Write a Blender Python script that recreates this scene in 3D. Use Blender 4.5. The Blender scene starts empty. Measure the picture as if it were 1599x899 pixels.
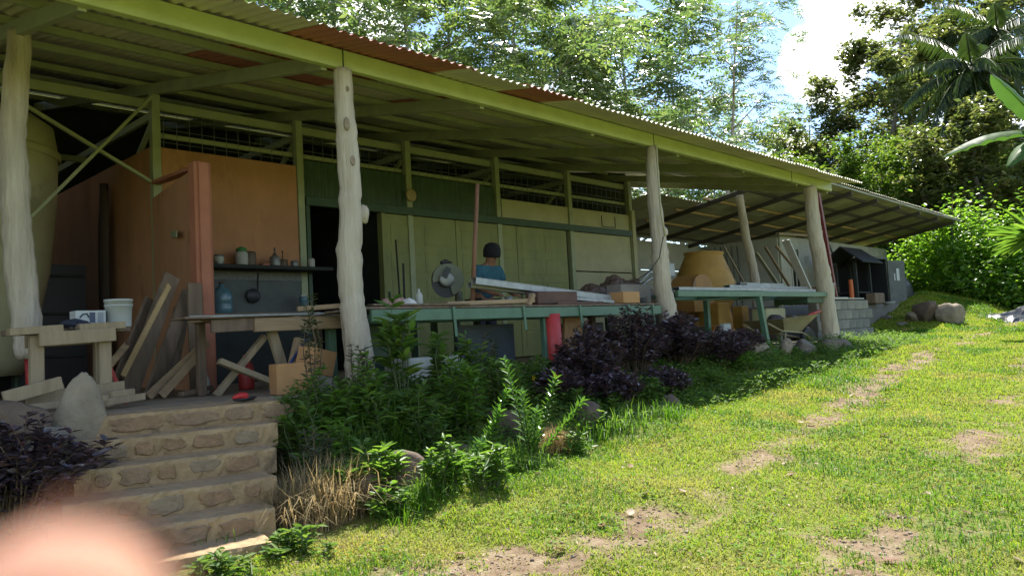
import bpy, bmesh, math, random
import numpy as np
from mathutils import Vector, Matrix
random.seed(7); RNG = np.random.default_rng(11)
SC = bpy.context.scene
COL = SC.collection
rad = math.radians

# ------------------------------------------------------------------ camera
CAM_F, CAM_YAW, CAM_PITCH, CAM_ROLL = 1211.95, rad(46.526), rad(3.658), rad(-3.172)
CP = np.array([0.0, -5.6728, 0.36])
_fw = np.array([math.sin(CAM_YAW)*math.cos(CAM_PITCH), math.cos(CAM_YAW)*math.cos(CAM_PITCH), math.sin(CAM_PITCH)])
_r0 = np.array([math.cos(CAM_YAW), -math.sin(CAM_YAW), 0]); _u0 = np.cross(_r0, _fw)
_r = _r0*math.cos(CAM_ROLL) + _u0*math.sin(CAM_ROLL); _u = -_r0*math.sin(CAM_ROLL) + _u0*math.cos(CAM_ROLL)
cam_d = bpy.data.cameras.new('camera'); cam = bpy.data.objects.new('camera', cam_d); COL.objects.link(cam)
cam.matrix_world = Matrix(((_r[0], _u[0], -_fw[0], CP[0]), (_r[1], _u[1], -_fw[1], CP[1]), (_r[2], _u[2], -_fw[2], CP[2]), (0, 0, 0, 1)))
cam_d.sensor_width = 36; cam_d.lens = CAM_F/1599*36; cam_d.clip_start = 0.01; cam_d.clip_end = 3000
cam_d.dof.use_dof = True; cam_d.dof.focus_distance = 9.0; cam_d.dof.aperture_fstop = 6.8
SC.camera = cam

# ------------------------------------------------------------------ sky, sun, exposure
SUN_DIR = Vector((1.7, 0.93, 3.27)).normalized()      # towards the sun
SUN_EL = math.asin(SUN_DIR.z); SUN_AZ = math.atan2(SUN_DIR.x, SUN_DIR.y)
wd = bpy.data.worlds.new('World'); SC.world = wd; wd.use_nodes = True
nt = wd.node_tree; nt.nodes.clear()
wo = nt.nodes.new('ShaderNodeOutputWorld'); bg = nt.nodes.new('ShaderNodeBackground'); bg.inputs['Strength'].default_value = 0.095
sky = nt.nodes.new('ShaderNodeTexSky'); sky.sky_type = 'NISHITA'; sky.sun_disc = False
sky.sun_elevation = SUN_EL; sky.sun_rotation = SUN_AZ; sky.altitude = 400; sky.air_density = 1.0; sky.dust_density = 0.2; sky.ozone_density = 1.6
tc = nt.nodes.new('ShaderNodeTexCoord')
def cloud_layer(scale, lo, hi, off):
    mp = nt.nodes.new('ShaderNodeMapping'); mp.inputs['Scale'].default_value = (1, 1, 1.6); mp.inputs['Location'].default_value = off
    nt.links.new(tc.outputs['Generated'], mp.inputs['Vector'])
    n = nt.nodes.new('ShaderNodeTexNoise'); n.inputs['Scale'].default_value = scale; n.inputs['Detail'].default_value = 9; n.inputs['Roughness'].default_value = 0.55
    nt.links.new(mp.outputs['Vector'], n.inputs['Vector'])
    r = nt.nodes.new('ShaderNodeMapRange'); r.interpolation_type = 'SMOOTHSTEP'; r.inputs['From Min'].default_value = lo; r.inputs['From Max'].default_value = hi
    nt.links.new(n.outputs['Fac'], r.inputs['Value']); return r.outputs['Result']
CLOUD_OFF = (0.0, 0.0, 0.0)
c1 = cloud_layer(2.6, 0.57, 0.66, CLOUD_OFF)
mixc = nt.nodes.new('ShaderNodeMix'); mixc.data_type = 'RGBA'
mixc.inputs[7].default_value = (10.5, 10.5, 10.6, 1)
d0n = nt.nodes.new('ShaderNodeVectorMath'); d0n.operation = 'NORMALIZE'; nt.links.new(tc.outputs['Generated'], d0n.inputs[0])
cn = nt.nodes.new('ShaderNodeTexNoise'); cn.inputs['Scale'].default_value = 7; cn.inputs['Detail'].default_value = 9; cn.inputs['Roughness'].default_value = .58; nt.links.new(tc.outputs['Generated'], cn.inputs['Vector'])
mask = c1
def M2(op, x, y):
    m = nt.nodes.new('ShaderNodeMath'); m.operation = op
    for i, v in enumerate((x, y)):
        if isinstance(v, float): m.inputs[i].default_value = v
        else: nt.links.new(v, m.inputs[i])
    return m.outputs[0]
for (cpx, cpy, cr) in ((1350, 10, .062), (1300, 95, .050), (1235, 250, .040), (900, 230, .11), (560, 60, .09)):      # cumulus heads beyond the shed
    dv = _fw+_r*(cpx-799.5)/CAM_F+_u*(449.5-cpy)/CAM_F; dv = dv/np.linalg.norm(dv)
    dt = nt.nodes.new('ShaderNodeVectorMath'); dt.operation = 'DOT_PRODUCT'; nt.links.new(d0n.outputs[0], dt.inputs[0]); dt.inputs[1].default_value = tuple(dv)
    q = M2('SUBTRACT', 1.0, M2('MULTIPLY', M2('SUBTRACT', 1.0, dt.outputs['Value']), 2/(cr*cr)))
    q = M2('ADD', q, M2('MULTIPLY', M2('SUBTRACT', cn.outputs['Fac'], .5), 5.5))
    r = nt.nodes.new('ShaderNodeMapRange'); r.interpolation_type = 'SMOOTHSTEP'; r.inputs['From Min'].default_value = .0; r.inputs['From Max'].default_value = .7; nt.links.new(q, r.inputs['Value']); mask = M2('MAXIMUM', mask, r.outputs[0])
nt.links.new(mask, mixc.inputs[0]); nt.links.new(sky.outputs['Color'], mixc.inputs[6])
nt.links.new(mixc.outputs[2], bg.inputs['Color']); nt.links.new(bg.outputs['Background'], wo.inputs['Surface'])
sd = bpy.data.lights.new('sun', 'SUN'); sd.energy = 4.3; sd.angle = rad(0.53); sd.color = (1.0, 0.955, 0.88)
sun = bpy.data.objects.new('sun', sd); COL.objects.link(sun); sun.rotation_euler = SUN_DIR.to_track_quat('Z', 'Y').to_euler()
sun.location = (20, 10, 30)
SC.view_settings.view_transform = 'Standard'; SC.view_settings.look = 'None'; SC.view_settings.gamma = 1.0
SC.view_settings.exposure = 1.6; SC.view_settings.use_curve_mapping = False
SC.render.engine = 'CYCLES'; SC.cycles.max_bounces = 10; SC.cycles.diffuse_bounces = 8; SC.cycles.transparent_max_bounces = 12

# ------------------------------------------------------------------ pixel -> world helpers (used to measure real positions)
def ray(px, py): return _fw + _r*(px-799.5)/CAM_F + _u*(449.5-py)/CAM_F
def hy(px, py, Y): d = ray(px, py); return Vector(CP + d*((Y-CP[1])/d[1]))
def hx(px, py, X): d = ray(px, py); return Vector(CP + d*((X-CP[0])/d[0]))
def hz(px, py, Z): d = ray(px, py); return Vector(CP + d*((Z-CP[2])/d[2]))
def hd(px, py, D): return Vector(CP + ray(px, py)*D)
def sst(a, b, v):
    t = np.clip((np.asarray(v, float)-a)/(b-a), 0, 1); return t*t*(3-2*t)
def vnoise(x, y, s, seed=0):
    x = np.asarray(x, float)/s + seed*17.3; y = np.asarray(y, float)/s - seed*9.1
    xi = np.floor(x); yi = np.floor(y); fx = x-xi; fy = y-yi; fx = fx*fx*(3-2*fx); fy = fy*fy*(3-2*fy)
    def h(a, b):
        v = np.sin(a*127.1+b*311.7+seed*74.7)*43758.5453; return v-np.floor(v)
    return (h(xi, yi)*(1-fx)+h(xi+1, yi)*fx)*(1-fy)+(h(xi, yi+1)*(1-fx)+h(xi+1, yi+1)*fx)*fy
def g0(x, y):
    b = np.interp(x, [-12, 2, 14, 19, 26, 45, 90, 300], [-1.2, -.68, -.18, -.12, .05, .9, 4, 12])
    lo = -.087*np.clip(-1.5-np.asarray(y, float), 0, 6)*(1-sst(8, 20, x)*.75)
    hi = 1.0*sst(19, 26, x)*sst(-1.5, 2, y)
    return b+lo+hi
STEP_E = Vector((math.cos(rad(-14)), math.sin(rad(-14)), 0)); STEP_N = Vector((math.sin(rad(14)), math.cos(rad(14)), 0)); STEP_O = Vector((2.35, -.36, 0))
def ground_z(x, y):
    x = np.asarray(x, float); y = np.asarray(y, float)
    z = g0(x, y)
    lump = (vnoise(x, y, .9, 1)-.5)*.09 + (vnoise(x, y, .35, 2)-.5)*.04
    z = z + lump*sst(1.0, 3.0, 0*x+3)
    # planted bank below the workshop floor; left open where the steps are
    k = sst(-1.30, -.25, y)*(1-sst(16, 19, x))
    stepmask = sst(.75, 1.1, x)*(1-sst(2.95, 3.25, x))
    top = -.07+0*x
    zb = z*(1-k)+top*k + k*(1-k)*(vnoise(x, y, .25, 3)-.5)*.35
    z = zb*(1-stepmask*(1-sst(.2, .5, y))) + (z-.05)*stepmask*(1-sst(.2, .5, y))
    inside = sst(.0, .25, y)*sst(-4.2, -4.0, x)*(1-sst(15.2, 15.4, x))
    z = z*(1-inside) + np.minimum(z, -.25)*inside
    return z
def hg(px, py):
    d = ray(px, py); s = np.linspace(1, 80, 8000); P = CP + s[:, None]*d
    m = P[:, 2] < ground_z(P[:, 0], P[:, 1]); return Vector(P[np.argmax(m)])

# ------------------------------------------------------------------ materials
def rgb(h):
    c = [int(h[i:i+2], 16)/255 for i in (0, 2, 4)]
    return tuple(v/12.92 if v <= .04045 else ((v+.055)/1.055)**2.4 for v in c)
MATS = {}
def mat(name, c, rough=.7, var=.25, scale=8, bump=.15, bscale=40, metal=0, c2=None, c3=None, thr=.55, stretch=(1, 1, 1), spec=.4, wear=.0):
    if name in MATS: return MATS[name]
    m = bpy.data.materials.new(name); m.use_nodes = True; n = m.node_tree; b = n.nodes['Principled BSDF']
    tc = n.nodes.new('ShaderNodeTexCoord'); mp = n.nodes.new('ShaderNodeMapping'); mp.inputs['Scale'].default_value = stretch
    n.links.new(tc.outputs['Object'], mp.inputs['Vector'])
    no = n.nodes.new('ShaderNodeTexNoise'); no.inputs['Scale'].default_value = scale; no.inputs['Detail'].default_value = 6; no.inputs['Roughness'].default_value = .62
    n.links.new(mp.outputs['Vector'], no.inputs['Vector'])
    cr = n.nodes.new('ShaderNodeValToRGB'); n.links.new(no.outputs['Fac'], cr.inputs['Fac'])
    c2 = c2 or tuple(v*(1-var) for v in c)
    e = cr.color_ramp.elements; e[0].position = .3; e[0].color = (*c2, 1); e[1].position = .68; e[1].color = (*c, 1)
    out = cr.outputs['Color']
    if c3:
        n2 = n.nodes.new('ShaderNodeTexNoise'); n2.inputs['Scale'].default_value = scale*.45; n2.inputs['Detail'].default_value = 8; n2.inputs['Roughness'].default_value = .7
        n.links.new(mp.outputs['Vector'], n2.inputs['Vector'])
        mr = n.nodes.new('ShaderNodeMapRange'); mr.inputs['From Min'].default_value = thr; mr.inputs['From Max'].default_value = thr+.1; n.links.new(n2.outputs['Fac'], mr.inputs['Value'])
        mx = n.nodes.new('ShaderNodeMix'); mx.data_type = 'RGBA'; n.links.new(mr.outputs['Result'], mx.inputs[0]); n.links.new(out, mx.inputs[6]); mx.inputs[7].default_value = (*c3, 1); out = mx.outputs[2]
    n.links.new(out, b.inputs['Base Color'])
    b.inputs['Roughness'].default_value = rough; b.inputs['Metallic'].default_value = metal; b.inputs['Specular IOR Level'].default_value = spec
    if bump:
        nb = n.nodes.new('ShaderNodeTexNoise'); nb.inputs['Scale'].default_value = bscale; nb.inputs['Detail'].default_value = 4; n.links.new(mp.outputs['Vector'], nb.inputs['Vector'])
        bp = n.nodes.new('ShaderNodeBump'); bp.inputs['Strength'].default_value = bump; bp.inputs['Distance'].default_value = .02
        n.links.new(nb.outputs['Fac'], bp.inputs['Height']); n.links.new(bp.outputs['Normal'], b.inputs['Normal'])
    MATS[name] = m; return m
def leafmat(name, cols, rough=.45, trans=.45, spec=.5, tcol=None):
    if name in MATS: return MATS[name]
    m = bpy.data.materials.new(name); m.use_nodes = True; n = m.node_tree; b = n.nodes['Principled BSDF']; o = n.nodes['Material Output']
    ge = n.nodes.new('ShaderNodeNewGeometry'); cr = n.nodes.new('ShaderNodeValToRGB'); n.links.new(ge.outputs['Random Per Island'], cr.inputs['Fac'])
    el = cr.color_ramp.elements
    while len(el) < len(cols): el.new(.5)
    for i, c in enumerate(cols): el[i].position = i/(len(cols)-1); el[i].color = (*c, 1)
    n.links.new(cr.outputs['Color'], b.inputs['Base Color']); b.inputs['Roughness'].default_value = rough; b.inputs['Specular IOR Level'].default_value = spec
    t = n.nodes.new('ShaderNodeBsdfTranslucent'); mx = n.nodes.new('ShaderNodeMix'); mx.data_type = 'RGBA'; mx.blend_type = 'MULTIPLY'; mx.inputs[0].default_value = 1
    n.links.new(cr.outputs['Color'], mx.inputs[6]); mx.inputs[7].default_value = (*(tcol or (1.5, 1.6, .7)), 1); n.links.new(mx.outputs[2], t.inputs['Color'])
    ms = n.nodes.new('ShaderNodeMixShader'); ms.inputs[0].default_value = trans; n.links.new(b.outputs[0], ms.inputs[1]); n.links.new(t.outputs[0], ms.inputs[2]); n.links.new(ms.outputs[0], o.inputs['Surface'])
    MATS[name] = m; return m
def woodmat(name, c, c2, rough=.75, c3=None, axis='z'):
    st = {'x': (.12, 1, 1), 'y': (1, .12, 1), 'z': (1, 1, .12)}[axis]
    return mat(name, c, rough, scale=14, bump=.35, bscale=45, c2=c2, c3=c3, thr=.6, stretch=st)

# ------------------------------------------------------------------ mesh helpers
def link(name, me, m=None, parent=None, smooth=False):
    o = bpy.data.objects.new(name, me); COL.objects.link(o)
    if m is not None and not me.materials: me.materials.append(m)
    if parent is not None: o.parent = parent
    if smooth: me.shade_smooth()
    return o
def empty(name, loc, label=None, cat=None, group=None, kind=None, rotz=0):
    o = bpy.data.objects.new(name, None); COL.objects.link(o); o.location = loc; o.rotation_euler = (0, 0, rotz); o.empty_display_size = .1
    return tag(o, label, cat, group, kind)
def tag(o, label=None, cat=None, group=None, kind=None):
    if label: o['label'] = label
    if cat: o['category'] = cat
    if group: o['group'] = group
    if kind: o['kind'] = kind
    return o
def npmesh(name, V, Fs):
    V = np.asarray(V, np.float32).reshape(-1, 3); me = bpy.data.meshes.new(name)
    me.vertices.add(len(V)); me.vertices.foreach_set('co', V.ravel())
    Fs = [np.asarray(f, np.int32) for f in (Fs if isinstance(Fs, list) else [Fs]) if len(f)]
    idx = np.concatenate([f.ravel() for f in Fs]); tot = np.concatenate([np.full(len(f), f.shape[1], np.int32) for f in Fs])
    st = np.concatenate([[0], np.cumsum(tot)[:-1]]).astype(np.int32)
    me.loops.add(len(idx)); me.loops.foreach_set('vertex_index', idx); me.polygons.add(len(tot)); me.polygons.foreach_set('loop_start', st); me.polygons.foreach_set('loop_total', tot)
    me.update(calc_edges=True); return me
class MB:
    """collects shapes for ONE mesh"""
    def __init__(s): s.v = []; s.f = []
    def add(s, v, f):
        k = len(s.v); s.v += [tuple(p) for p in v]; s.f += [tuple(i+k for i in q) for q in f]; return s
    def box(s, x0, x1, y0, y1, z0, z1, b=.004, M=None):
        bm = bmesh.new(); bmesh.ops.create_cube(bm, size=1)
        for v in bm.verts: v.co = Vector(((x0+x1)/2+v.co.x*(x1-x0), (y0+y1)/2+v.co.y*(y1-y0), (z0+z1)/2+v.co.z*(z1-z0)))
        b = min(b, .3*min(x1-x0, y1-y0, z1-z0))
        if b > 0: bmesh.ops.bevel(bm, geom=list(bm.edges), offset=b, segments=1, affect='EDGES')
        bm.verts.index_update()
        v = [(M @ p.co if M else p.co) for p in bm.verts]; f = [[q.index for q in fc.verts] for fc in bm.faces]; bm.free(); return s.add(v, f)
    def beam(s, a, b, w, h, up=(0, 0, 1), bev=.004):
        a = Vector(a); b = Vector(b); d = b-a; L = d.length; d.normalize(); up = Vector(up)
        sx = d.cross(up)
        if sx.length < 1e-3: sx = d.cross(Vector((1, 0, 0)))
        sx.normalize(); u = sx.cross(d)
        M = Matrix(((sx.x, d.x, u.x, a.x), (sx.y, d.y, u.y, a.y), (sx.z, d.z, u.z, a.z), (0, 0, 0, 1)))
        return s.box(-w/2, w/2, 0, L, -h/2, h/2, bev, M)
    def tube(s, pts, rads, n=8, cap=True, jit=0, rng=random):
        pts = [Vector(p) for p in pts]; rings = []
        if not hasattr(rads, '__len__'): rads = [rads]*len(pts)
        ref = None; v = []; f = []
        for i, p in enumerate(pts):
            d = (pts[min(i+1, len(pts)-1)]-pts[max(i-1, 0)]).normalized()
            if ref is None: ref = d.orthogonal().normalized()
            ref = (ref-d*ref.dot(d)).normalized(); q = d.cross(ref)
            for k in range(n):
                a = 2*math.pi*k/n; r = rads[i]*(1+(rng.uniform(-jit, jit) if jit else 0)); v.append(p+(ref*math.cos(a)+q*math.sin(a))*r)
        for i in range(len(pts)-1):
            for k in range(n): f.append((i*n+k, i*n+(k+1) % n, (i+1)*n+(k+1) % n, (i+1)*n+k))
        if cap: f.append(tuple(range(n-1, -1, -1))); f.append(tuple((len(pts)-1)*n+k for k in range(n)))
        return s.add(v, f)
    def lathe(s, c, prof, n=24, axis=(0, 0, 1), cap=True):
        c = Vector(c); ax = Vector(axis).normalized(); u = ax.orthogonal().normalized(); w = ax.cross(u); v = []; f = []
        for r, h in prof:
            for k in range(n): a = 2*math.pi*k/n; v.append(c+ax*h+(u*math.cos(a)+w*math.sin(a))*r)
        for i in range(len(prof)-1):
            for k in range(n): f.append((i*n+k, i*n+(k+1) % n, (i+1)*n+(k+1) % n, (i+1)*n+k))
        if cap: f.append(tuple(range(n-1, -1, -1))); f.append(tuple((len(prof)-1)*n+k for k in range(n)))
        return s.add(v, f)
    def build(s, name, m=None, parent=None, smooth=False, origin=None):
        v = s.v
        if origin is not None: o = Vector(origin); v = [Vector(p)-o for p in v]
        me = bpy.data.meshes.new(name); me.from_pydata([tuple(p) for p in v], [], s.f); me.update()
        bm = bmesh.new(); bm.from_mesh(me); bmesh.ops.recalc_face_normals(bm, faces=bm.faces); bm.to_mesh(me); bm.free()
        ob = link(name, me, m, parent, smooth)
        if origin is not None: ob.location = origin
        return ob
def adopt(ob, parent):
    ob.parent = parent
    if parent.type == 'EMPTY': ob.matrix_parent_inverse = Matrix.Translation(parent.location).inverted()
    return ob
def child(mb, name, m, parent, smooth=False):
    """a mesh built in world coordinates, parented to an unrotated empty (part) or to a part (sub-part)"""
    return adopt(mb.build(name, m, None, smooth), parent)
def inst(name, me, loc, parent, rot=(0, 0, 0), scale=(1, 1, 1), m=None):
    o = bpy.data.objects.new(name, me); COL.objects.link(o); o.location = loc; o.rotation_euler = rot; o.scale = scale
    if m is not None and not me.materials: me.materials.append(m)
    return adopt(o, parent) if parent is not None else o
def rock_mesh(name, sx, sy, sz, seed, sub=4, rough=.34):
    bm = bmesh.new(); bmesh.ops.create_icosphere(bm, subdivisions=sub, radius=1); rn = random.Random(seed)
    ph = [(Vector((rn.gauss(0, 1), rn.gauss(0, 1), rn.gauss(0, 1))).normalized(), rn.uniform(1.2, 5), rn.uniform(0, 6)) for _ in range(9)]+[(Vector((rn.gauss(0, 1), rn.gauss(0, 1), rn.gauss(0, 1))).normalized(), rn.uniform(7, 16), rn.uniform(0, 6)) for _ in range(8)]
    cuts = [(Vector((rn.gauss(0, 1), rn.gauss(0, 1), rn.gauss(0, .8))).normalized(), rn.uniform(.62, .88)) for _ in range(9)]
    for v in bm.verts:
        p = v.co.copy(); k = 1+rough*sum(math.sin(p.dot(d)*f+o)/f for d, f, o in ph)*.5
        p *= k
        for d, c in cuts:
            t = p.dot(d)
            if t > c: p -= d*(t-c)*.85
        v.co = Vector((p.x*sx, p.y*sy, p.z*sz))
    me = bpy.data.meshes.new(name); bm.to_mesh(me); bm.free(); me.shade_smooth(); return me

# ------------------------------------------------------------------ foliage helpers
def unit(a): return a/np.maximum(np.linalg.norm(a, axis=-1, keepdims=True), 1e-9)
def leaves(P, D, N, L, W, hexa=False, fold=.18, droop=.12):
    P = np.asarray(P, float); D = unit(np.asarray(D, float)); N = np.asarray(N, float); n = len(P)
    L = np.broadcast_to(L, n)[:, None]; W = np.broadcast_to(W, n)[:, None]
    S = unit(np.cross(D, N)); N = np.cross(S, D)
    if hexa:
        V = np.stack([P, P+D*L*.28+S*W*.44+N*W*fold, P+D*L*.66+S*W*.40+N*(W*fold-L*droop*.4), P+D*L-N*L*droop, P+D*L*.66-S*W*.40+N*(W*fold-L*droop*.4), P+D*L*.28-S*W*.44+N*W*fold], 1)
        k = np.arange(n)[:, None]*6; F = np.concatenate([k+np.array([0, 1, 2, 3]), k+np.array([0, 3, 4, 5])], 0)
    else:
        V = np.stack([P, P+D*L*.45+S*W*.5+N*W*fold, P+D*L-N*L*droop, P+D*L*.45-S*W*.5+N*W*fold], 1)
        k = np.arange(n)[:, None]*4; F = np.concatenate([k+np.array([0, 1, 2]), k+np.array([0, 2, 3])], 0)
    return V.reshape(-1, 3), F
def blades(P, D, L, W, bend):
    """grass blades: P base, D horizontal lean direction, bend amount"""
    P = np.asarray(P, float); n = len(P); D = unit(D); L = np.broadcast_to(L, n)[:, None]; W = np.broadcast_to(W, n)[:, None]; bend = np.broadcast_to(bend, n)[:, None]
    up = np.array([0, 0, 1.0]); S = unit(np.cross(D, up))
    m = P+up*L*.6*(1-bend*.3)+D*L*bend*.35; t = P+up*L*(1-bend*.75)+D*L*bend*1.0
    V = np.stack([P-S*W*.5, P+S*W*.5, m+S*W*.42, m-S*W*.42, t], 1); k = np.arange(n)[:, None]*5
    return V.reshape(-1, 3), [k+np.array([0, 1, 2, 3]), k+np.array([3, 2, 4])]
def rnd_dirs(n, zmin=-1, zmax=1, rng=RNG):
    a = rng.uniform(0, 2*np.pi, n); z = rng.uniform(zmin, zmax, n); r = np.sqrt(1-z*z); return np.stack([r*np.cos(a), r*np.sin(a), z], 1)
class FS:
    def __init__(s): s.V = []; s.F = {}; s.n = 0
    def add(s, VF):
        V, F = VF; F = F if isinstance(F, list) else [F]
        for f in F: s.F.setdefault(f.shape[1], []).append(f+s.n)
        s.V.append(V); s.n += len(V)
    def build(s, name, m, parent=None):
        me = npmesh(name, np.concatenate(s.V), [np.concatenate(f) for f in s.F.values()]); o = link(name, me, m); 
        if parent is not None: o.parent = parent; o.matrix_parent_inverse = Matrix.Translation(parent.location).inverted()
        return o
def pinnate(P, D, L, pairs, ll, lw, droop=.4, rng=RNG, hexa=False):
    """compound leaves: rachis from P along D bending down, leaflets in pairs"""
    P = np.asarray(P, float); D = unit(np.asarray(D, float)); n = len(P); L = np.broadcast_to(L, n)
    t = (np.arange(pairs)+.8)/pairs; up = np.array([0, 0, 1.0])
    S = unit(np.cross(D, up+rng.normal(0, .25, (n, 3))))
    pos = P[:, None]+D[:, None]*(L[:, None]*t)[:, :, None]-up*(droop*L[:, None]*t**2)[:, :, None]
    dirr = unit(D[:, None]-up*(2*droop*t)[None, :, None])
    out = []
    for sgn in (-1, 1):
        d = unit(dirr*.55+S[:, None]*sgn*.9-up*.25+rng.normal(0, .12, (n, pairs, 3)))
        nn = np.cross(d, dirr)*sgn
        sc = (1-.45*np.abs(t-.45)*1.6)[None, :]*np.ones((n, 1))
        out.append(leaves(pos.reshape(-1, 3), d.reshape(-1, 3), (nn*(-1)+rng.normal(0, .15, nn.shape)).reshape(-1, 3)+up*.3, (ll*sc).ravel(), (lw*sc).ravel(), hexa))
    V = np.concatenate([o[0] for o in out]); return V, np.concatenate([out[0][1], out[1][1]+len(out[0][0])])
# ------------------------------------------------------------------ ground
TR1 = [(-2, -2.2), (2.31, -2.52), (3.06, -2.9), (3.72, -3.05), (5.05, -2.96), (6.2, -2.82), (7.25, -2.66), (9.69, -2.38), (12.92, -2.06), (20.2, -1.26), (24, -1.4), (40, -3)]
TR2 = [(-2, -4.0), (3.7, -4.14), (4.67, -4.19), (5.66, -4.21), (7.45, -4.02), (11.61, -3.51), (20, -2.7), (40, -4.5)]
def bare(x, y):
    """how worn the turf is (0..1): two wheel ruts and random thin patches"""
    t1 = np.interp(x, *zip(*TR1)); t2 = np.interp(x, *zip(*TR2))
    n = vnoise(x, y, .45, 5)*.4+vnoise(x, y, .12, 6)*.6; n2 = vnoise(x, y, 1.6, 8)
    w1 = np.interp(x, [0, 3, 4.5, 6, 12, 20], [.5, .42, .28, .28, .34, .38])
    a = np.exp(-((y-t1)/w1)**2)*np.interp(x, [1, 2.4, 4.2, 5.2, 6, 7, 12, 20], [.6, .95, .95, .7, .75, .9, 1, 1]); b = np.exp(-((y-t2)/.36)**2)*.8*(.25+n2)
    c = np.clip(n2-.62, 0, 1)*1.1
    return np.clip((np.maximum(np.maximum(a, b), c)*1.0+(n-.5)*1.6-.32)*1.0, 0, 1)
def axis_pts(dense0, dense1, step, lo, hi):
    a = list(np.arange(dense0, dense1+1e-6, step)); s = step; v = dense1
    while v < hi: s *= 1.25; v += s; a.append(v)
    s = step; v = dense0; pre = []
    while v > lo: s *= 1.25; v -= s; pre.append(v)
    return np.array(pre[::-1]+a)
gx = axis_pts(-1, 26, .13, -350, 500); gy = axis_pts(-5.5, 3.5, .13, -350, 500)
GX, GY = np.meshgrid(gx, gy, indexing='ij'); GZ = ground_z(GX, GY)
far = np.maximum(np.hypot(GX-10, GY)-40, 0); GZ = np.where(far > 0, np.minimum(GZ, 3.5)+.02*far, GZ)
nx, ny = len(gx), len(gy); ii, jj = np.meshgrid(np.arange(nx-1), np.arange(ny-1), indexing='ij'); q = (ii*ny+jj).ravel()
me = npmesh('ground', np.stack([GX, GY, GZ], -1).reshape(-1, 3), np.stack([q, q+ny, q+ny+1, q+1], 1))
att = me.attributes.new('bare', 'FLOAT', 'POINT'); att.data.foreach_set('value', bare(GX, GY).ravel().astype(np.float32)); me.shade_smooth()
gm = bpy.data.materials.new('soil_and_turf'); gm.use_nodes = True; n = gm.node_tree; b = n.nodes['Principled BSDF']; b.inputs['Roughness'].default_value = .95; b.inputs['Specular IOR Level'].default_value = .15
tcn = n.nodes.new('ShaderNodeTexCoord')
def gnoise(sc, det=8, ro=.65):
    k = n.nodes.new('ShaderNodeTexNoise'); k.inputs['Scale'].default_value = sc; k.inputs['Detail'].default_value = det; k.inputs['Roughness'].default_value = ro; n.links.new(tcn.outputs['Object'], k.inputs['Vector']); return k.outputs['Fac']
def gramp(f, cs):
    r = n.nodes.new('ShaderNodeValToRGB'); n.links.new(f, r.inputs['Fac']); e = r.color_ramp.elements
    while len(e) < len(cs): e.new(.5)
    for i, (p, c) in enumerate(cs): e[i].position = p; e[i].color = (*c, 1)
    return r.outputs['Color']
dirt = gramp(gnoise(7), [(.3, (.13, .085, .05)), (.5, (.23, .165, .10)), (.72, (.34, .27, .18))])
turf = gramp(gnoise(16), [(.3, (.11, .10, .035)), (.5, (.17, .185, .04)), (.7, (.21, .24, .05))])
am = n.nodes.new('ShaderNodeAttribute'); am.attribute_name = 'bare'
ad = n.nodes.new('ShaderNodeMath'); ad.operation = 'MULTIPLY_ADD'; n.links.new(gnoise(22), ad.inputs[0]); ad.inputs[1].default_value = .7; 
sb = n.nodes.new('ShaderNodeMath'); sb.operation = 'SUBTRACT'; n.links.new(am.outputs['Fac'], sb.inputs[0]); sb.inputs[1].default_value = .35; n.links.new(sb.outputs[0], ad.inputs[2])
mr = n.nodes.new('ShaderNodeMapRange'); mr.inputs['From Min'].default_value = .18; mr.inputs['From Max'].default_value = .55; n.links.new(ad.outputs[0], mr.inputs['Value'])
mx = n.nodes.new('ShaderNodeMix'); mx.data_type = 'RGBA'; n.links.new(mr.outputs[0], mx.inputs[0]); n.links.new(turf, mx.inputs[6]); n.links.new(dirt, mx.inputs[7]); n.links.new(mx.outputs[2], b.inputs['Base Color'])
bp = n.nodes.new('ShaderNodeBump'); bp.inputs['Strength'].default_value = .8; bp.inputs['Distance'].default_value = .03; n.links.new(gnoise(60, 6), bp.inputs['Height']); n.links.new(bp.outputs[0], b.inputs['Normal'])
tag(link('ground', me, gm), kind='structure')

# ------------------------------------------------------------------ materials of the workshop
M_GREEN = mat('green_paint', (.32, .345, .20), .5, c2=(.25, .27, .155), c3=(.17, .13, .06), thr=.68, scale=5, bump=.05)
M_FASC = mat('fascia_green_paint', (.44, .49, .20), .5, c2=(.36, .41, .165), c3=(.28, .22, .12), thr=.66, scale=4, bump=.05)
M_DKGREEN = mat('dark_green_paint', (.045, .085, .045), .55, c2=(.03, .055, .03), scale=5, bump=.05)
M_BENCH = mat('bench_green_paint', (.085, .165, .105), .45, c2=(.06, .12, .075), c3=(.12, .10, .06), thr=.68, scale=6, bump=.06)
M_LIME = mat('lime_green_door_paint', (.25, .26, .09), .6, c2=(.18, .19, .07), c3=(.15, .15, .065), thr=.57, scale=3, bump=.1, stretch=(1, 1, .35))
M_CREAM = mat('cream_board', (.42, .40, .24), .7, c2=(.34, .32, .19), c3=(.26, .24, .15), thr=.64, scale=3, bump=.08)
M_ORANGE = mat('orange_wall_paint', (.47, .23, .115), .8, c2=(.37, .175, .09), c3=(.30, .135, .07), thr=.55, scale=2.6, bump=.2, stretch=(1, 1, .45))
M_GREY = mat('grey_plaster', (.12, .13, .12), .85, c2=(.085, .09, .085), scale=4, bump=.15)
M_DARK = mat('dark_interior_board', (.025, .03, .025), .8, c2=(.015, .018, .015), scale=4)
M_CONC = mat('floor_concrete', (.27, .21, .14), .9, c2=(.18, .14, .095), c3=(.12, .09, .06), thr=.6, scale=4, bump=.4, bscale=30)
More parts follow.
